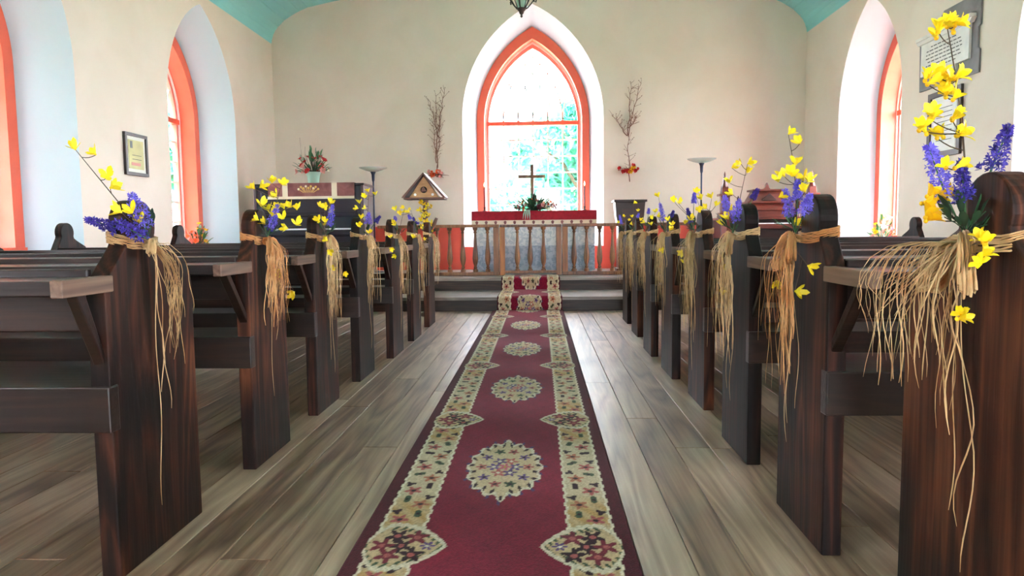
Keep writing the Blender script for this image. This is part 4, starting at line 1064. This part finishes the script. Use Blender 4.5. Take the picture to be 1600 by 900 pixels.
MB().prism([(ox-.10, 1.28), (ox, 1.37), (ox+.10, 1.28), (ox+.05, 1.27), (ox-.05, 1.27)], PB, 9.555, 9.575).build('carved_panel', organ_d, og, bevel=.002)
for sg in (-1, 1):
    tx = ox+sg*.575
    MB().frustum((tx, 9.62), .16, .16, 1.05, .15, .15, 1.12).build('tower_base', organ_m, og, bevel=.004)
    for a in (-.05, .0, .05):
        MB().lathe([(.014, 0), (.011, .02), (.010, .20), (.014, .22)], (tx+a, 9.57, 1.12), 8).build('tower_column', organ_m, og, smooth=True)
    MB().box(tx-.05, tx+.05, 9.58, 9.67, 1.12, 1.34).build('tower_core', organ_m, og)
    MB().box(tx-.085, tx+.085, 9.54, 9.70, 1.34, 1.37).build('tower_cornice', organ_m, og, bevel=.004)
    MB().frustum((tx, 9.62), .10, .10, 1.37, .08, .08, 1.46).build('spire_block', organ_m, og, bevel=.004)
    MB().lathe([(.052, 0), (.045, .015), (.030, .06), (.016, .14), (.012, .15), (.015, .165), (.004, .205)], (tx, 9.62, 1.46), 8).build('spire', organ_m, og)
    fx = ox+sg*.40
    MB().lathe([(.03, 0), (.02, .03), (.016, .16), (.032, .19), (.036, .21), (.014, .23), (.018, .25), (.004, .29)], (fx, 9.6, 1.05), 10).build('side_finial', organ_d, og, smooth=True)
# dark lectern beside the altar
lx = 1.245; lc = thing('lectern', 'small dark wooden lectern right of the altar', 'lectern', (lx, 9.9, ZP))
MB().box(lx-.225, lx+.225, 9.72, 10.08, 1.285, 1.315).build('top', lect_m, lc, bevel=.004)
MB().prism([(lx-.205, 1.285), (lx+.205, 1.285), (lx+.19, 1.10), (lx+.16, .95), (lx+.16, ZP+.06), (lx-.16, ZP+.06), (lx-.16, .95), (lx-.19, 1.10)], PB, 9.76, 10.04).build('body', lect_m, lc, bevel=.005)
MB().box(lx-.19, lx+.19, 9.73, 10.07, ZP+.002, ZP+.06).build('plinth', lect_m, lc, bevel=.004)
MB().box(lx-.11, lx+.11, 9.748, 9.76, .55, 1.2).build('front_panel', organ_d, lc, bevel=.003)

# wall branch arrangements
def branchwork(label, base, top, forks, cols, seed, w_):
    t = thing('wall_branch_arrangement', label, 'branches', base, 'branch arrangements beside the altar window'); r = random.Random(seed)
    def br(mb, a, b_, r0, r1, wob, n=9):
        a, b_ = Vector(a), Vector(b_); pts = []
        for i in range(n+1):
            s_ = i/n; p = a.lerp(b_, s_)+Vector((r.uniform(-wob, wob), 0, r.uniform(-wob, wob)*.4))*(0 if i in (0,) else 1); p.y = min(p.y, 10.87)
            pts.append(p)
        mb.tube(pts, [r0+(r1-r0)*i/n for i in range(n+1)], 5); return pts
    for (a, b_) in forks:
        mb = MB(); pts = br(mb, a, b_, .009, .003, .018)
        for p in pts[2:]:
            for _ in range(2):
                q = p+Vector((r.uniform(-.10, .10), r.uniform(-.03, 0), r.uniform(.02, .12)))
                br(mb, p, q, .0035, .0015, .006, 4)
                if r.random() < .6: mb.ball(q, .007, 5)
        mb.build('branch', twig_m, t, smooth=True)
    mb = MB()
    for k in range(16):
        a = r.uniform(0, 6.28); l = w_*r.uniform(.5, 1); br(mb, base, Vector(base)+Vector((cos(a)*l, -abs(sin(a))*.06, sin(a)*l*.28-.02)), .009, .003, .012, 5)
    mb.build('root_twigs', twig_m, t, smooth=True)
    for k in range(cols[1]):
        a = r.uniform(0, 6.28); l = w_*r.uniform(.1, .8)
        inst('flower', r.choice(cols[0]), t, Vector(base)+Vector((cos(a)*l, -.05-.03*r.random(), sin(a)*l*.4)), ttq((cos(a)*.5, -1, sin(a)*.5)), r.uniform(.8, 1.3))
    return t
yb = 10.86
Bp = lambda x, y: tuple(at(x, y, yb))
branchwork('tall bare branch arrangement on the wall left of the altar window', Bp(683, 272), None,
           [(Bp(683, 268), Bp(686, 200)), (Bp(686, 215), Bp(672, 160)), (Bp(686, 205), Bp(694, 140)), (Bp(682, 255), Bp(676, 190)), (Bp(684, 262), Bp(680, 150))], ([F_or, F_pk, F_or], 12), 3, .20)
branchwork('tall bare branch arrangement with red flowers right of the altar window', Bp(982, 264), None,
           [(Bp(984, 284), Bp(981, 212)), (Bp(981, 212), Bp(986, 130)), (Bp(982, 214), Bp(1000, 130)), (Bp(980, 212), Bp(960, 182)), (Bp(982, 200), Bp(996, 184))], ([F_red, F_or, F_ye, F_red], 16), 4, .19)

# window sill arrangements
arrangement('sill_flowers', 'small pink and cream bouquet on the far left window sill', (-4.30, 8.72, .72), .14, .17, .30, [F_pk, F_wh, F_ye, F_or], 22, 24, 12, 1.2, dark=False)
arrangement('sill_flowers', 'small pink and yellow bouquet on the far right window sill', (4.20, 8.86, .72), .14, .20, .34, [F_pk, F_wh, F_ye, F_bu], 24, 24, 13, 1.2, dark=False)

# pictures and tablet on the walls
def pic(name, label, cat, P, s0, s1, z0, z1, fw, mf, mp, marks):
    t = thing(name, label, cat, P((s0+s1)/2, z0, -.001))
    for (a, b_, c, d) in ((s0, s1, z0, z0+fw), (s0, s1, z1-fw, z1), (s0, s0+fw, z0+fw, z1-fw), (s1-fw, s1, z0+fw, z1-fw)):
        MB().prism([(a, c), (b_, c), (b_, d), (a, d)], P, -.030, -.002).build('frame_side', mf, t, bevel=.003)
    MB().prism([(s0+fw, z0+fw), (s1-fw, z0+fw), (s1-fw, z1-fw), (s0+fw, z1-fw)], P, -.014, -.002).build('mount', paper2, t)
    g = fw+.035
    MB().prism([(s0+g, z0+g), (s1-g, z0+g), (s1-g, z1-g), (s0+g, z1-g)], P, -.017, -.014).build('sheet', mp, t)
    for (a, b_, c, d, m_) in marks:
        MB().prism([(a, c), (b_, c), (b_, d), (a, d)], P, -.0185, -.017).build('print', m_, t)
    return t
pic('framed_certificate', 'small dark-framed yellowed certificate on the left wall between windows', 'picture', PL, 6.85, 7.25, 1.50, 1.92, .032, frame_m, paper_m,
    [(6.95, 6.99, 1.77, 1.84, slate), (6.96, 7.12, 1.60, 1.63, pink_m), (6.98, 7.14, 1.66, 1.665, ink), (6.98, 7.14, 1.70, 1.705, ink)])
pic('framed_notice', 'dark-framed pale sheet beneath the marble tablet on the right wall', 'picture', PR, 6.90, 7.47, 1.59, 2.24, .055, frame_m, marble,
    [(7.05, 7.32, 1.75+i*.045, 1.756+i*.045, ink) for i in range(8)])
tb = thing('memorial_tablet', 'white marble memorial tablet on grey slate high on right wall', 'plaque', PR(7.1, 2.3, -.001))
MB().prism([(6.66, 2.29), (7.66, 2.30), (7.68, 2.80), (7.42, 2.86), (7.25, 3.01), (6.66, 3.01), (6.66, 2.72), (6.69, 2.70), (6.69, 2.52), (6.66, 2.50)], PR, -.02, -.002).build('slate_backing', slate, tb, bevel=.003)
MB().prism([(6.78, 2.44), (6.98, 2.44), (6.98, 2.40), (7.38, 2.40), (7.38, 2.44), (7.60, 2.44), (7.60, 2.76), (6.78, 2.76)], PR, -.045, -.02).build('marble_face', marble, tb, bevel=.003)
MB().prism([(6.75, 2.76), (7.63, 2.76), (7.67, 2.80), (6.71, 2.80)], PR, -.065, -.02).build('cornice', marble, tb, bevel=.003)
MB().prism([(6.72, 2.80), (7.66, 2.80), (7.66, 2.835), (6.72, 2.835)], PR, -.075, -.02).build('cornice_cap', marble, tb, bevel=.003)
rl = random.Random(2)
for i in range(7):
    z_ = 2.70-i*.036; a = 6.86+rl.uniform(0, .08)+(.05 if i in (0, 6) else 0)
    e_ = 7.54-(a-6.86)
    while a < e_:
        l = rl.uniform(.025, .07); MB().prism([(a, z_), (min(a+l, e_), z_), (min(a+l, e_), z_+.010), (a, z_+.010)], PR, -.0465, -.045).build('carved_line', ink, tb); a += l+.016

# hanging lantern
lxn, lyn = -.136, 6.0; hl = thing('hanging_lantern', 'dark iron lantern hanging from the ceiling above the aisle', 'lamp', (lxn, lyn, 2.66))
MB().lathe([(.003, 0), (.012, .012), (.007, .022), (.018, .035), (.022, .05), (.034, .062), (.036, .075), (.02, .085)], (lxn, lyn, 2.665), 12).build('bottom_finial', iron, hl, smooth=True)
MB().lathe([(.03, 0), (.045, .06), (.062, .22), (.066, .26), (.062, .26), (.05, .14), (.028, .01)], (lxn, lyn, 2.745), 16).build('glass_shade', pot_m, hl, smooth=True)
MB().lathe([(.085, 0), (.09, .015), (.05, .07), (.02, .10), (.012, .14)], (lxn, lyn, 3.0), 12).build('cap', iron, hl, smooth=True)
for k in range(6):
    a = 2*pi*k/6+.3; rr_ = [(.03, .07), (.055, .085), (.085, .12), (.115, .165), (.13, .155), (.125, .135), (.108, .138), (.112, .155)]
    MB().tube([(lxn+r_*cos(a), lyn+r_*sin(a), 2.665+z_) for r_, z_ in rr_], .0055, 6).build('scroll_arm', iron, hl, smooth=True)
    MB().tube([(lxn+r_*cos(a), lyn+r_*sin(a), z_) for r_, z_ in ((.035, 2.74), (.055, 2.80), (.073, 2.96), (.08, 3.01))], .004, 6).build('cage_bar', iron, hl, smooth=True)
for k in range(28):
    z_ = 3.15+k*.052
    if z_ < 4.56: MB().tube([(lxn+.011*cos(q)*(1 if k % 2 else 0), lyn+.011*cos(q)*(0 if k % 2 else 1), z_+.03*sin(q)) for q in [2*pi*i/10 for i in range(11)]], .003, 5).build('chain_link', iron, hl)
MB().lathe([(.05, 0), (.05, .01), (.01, -.03)], (lxn, lyn, 4.585), 12).build('ceiling_plate', iron, hl)
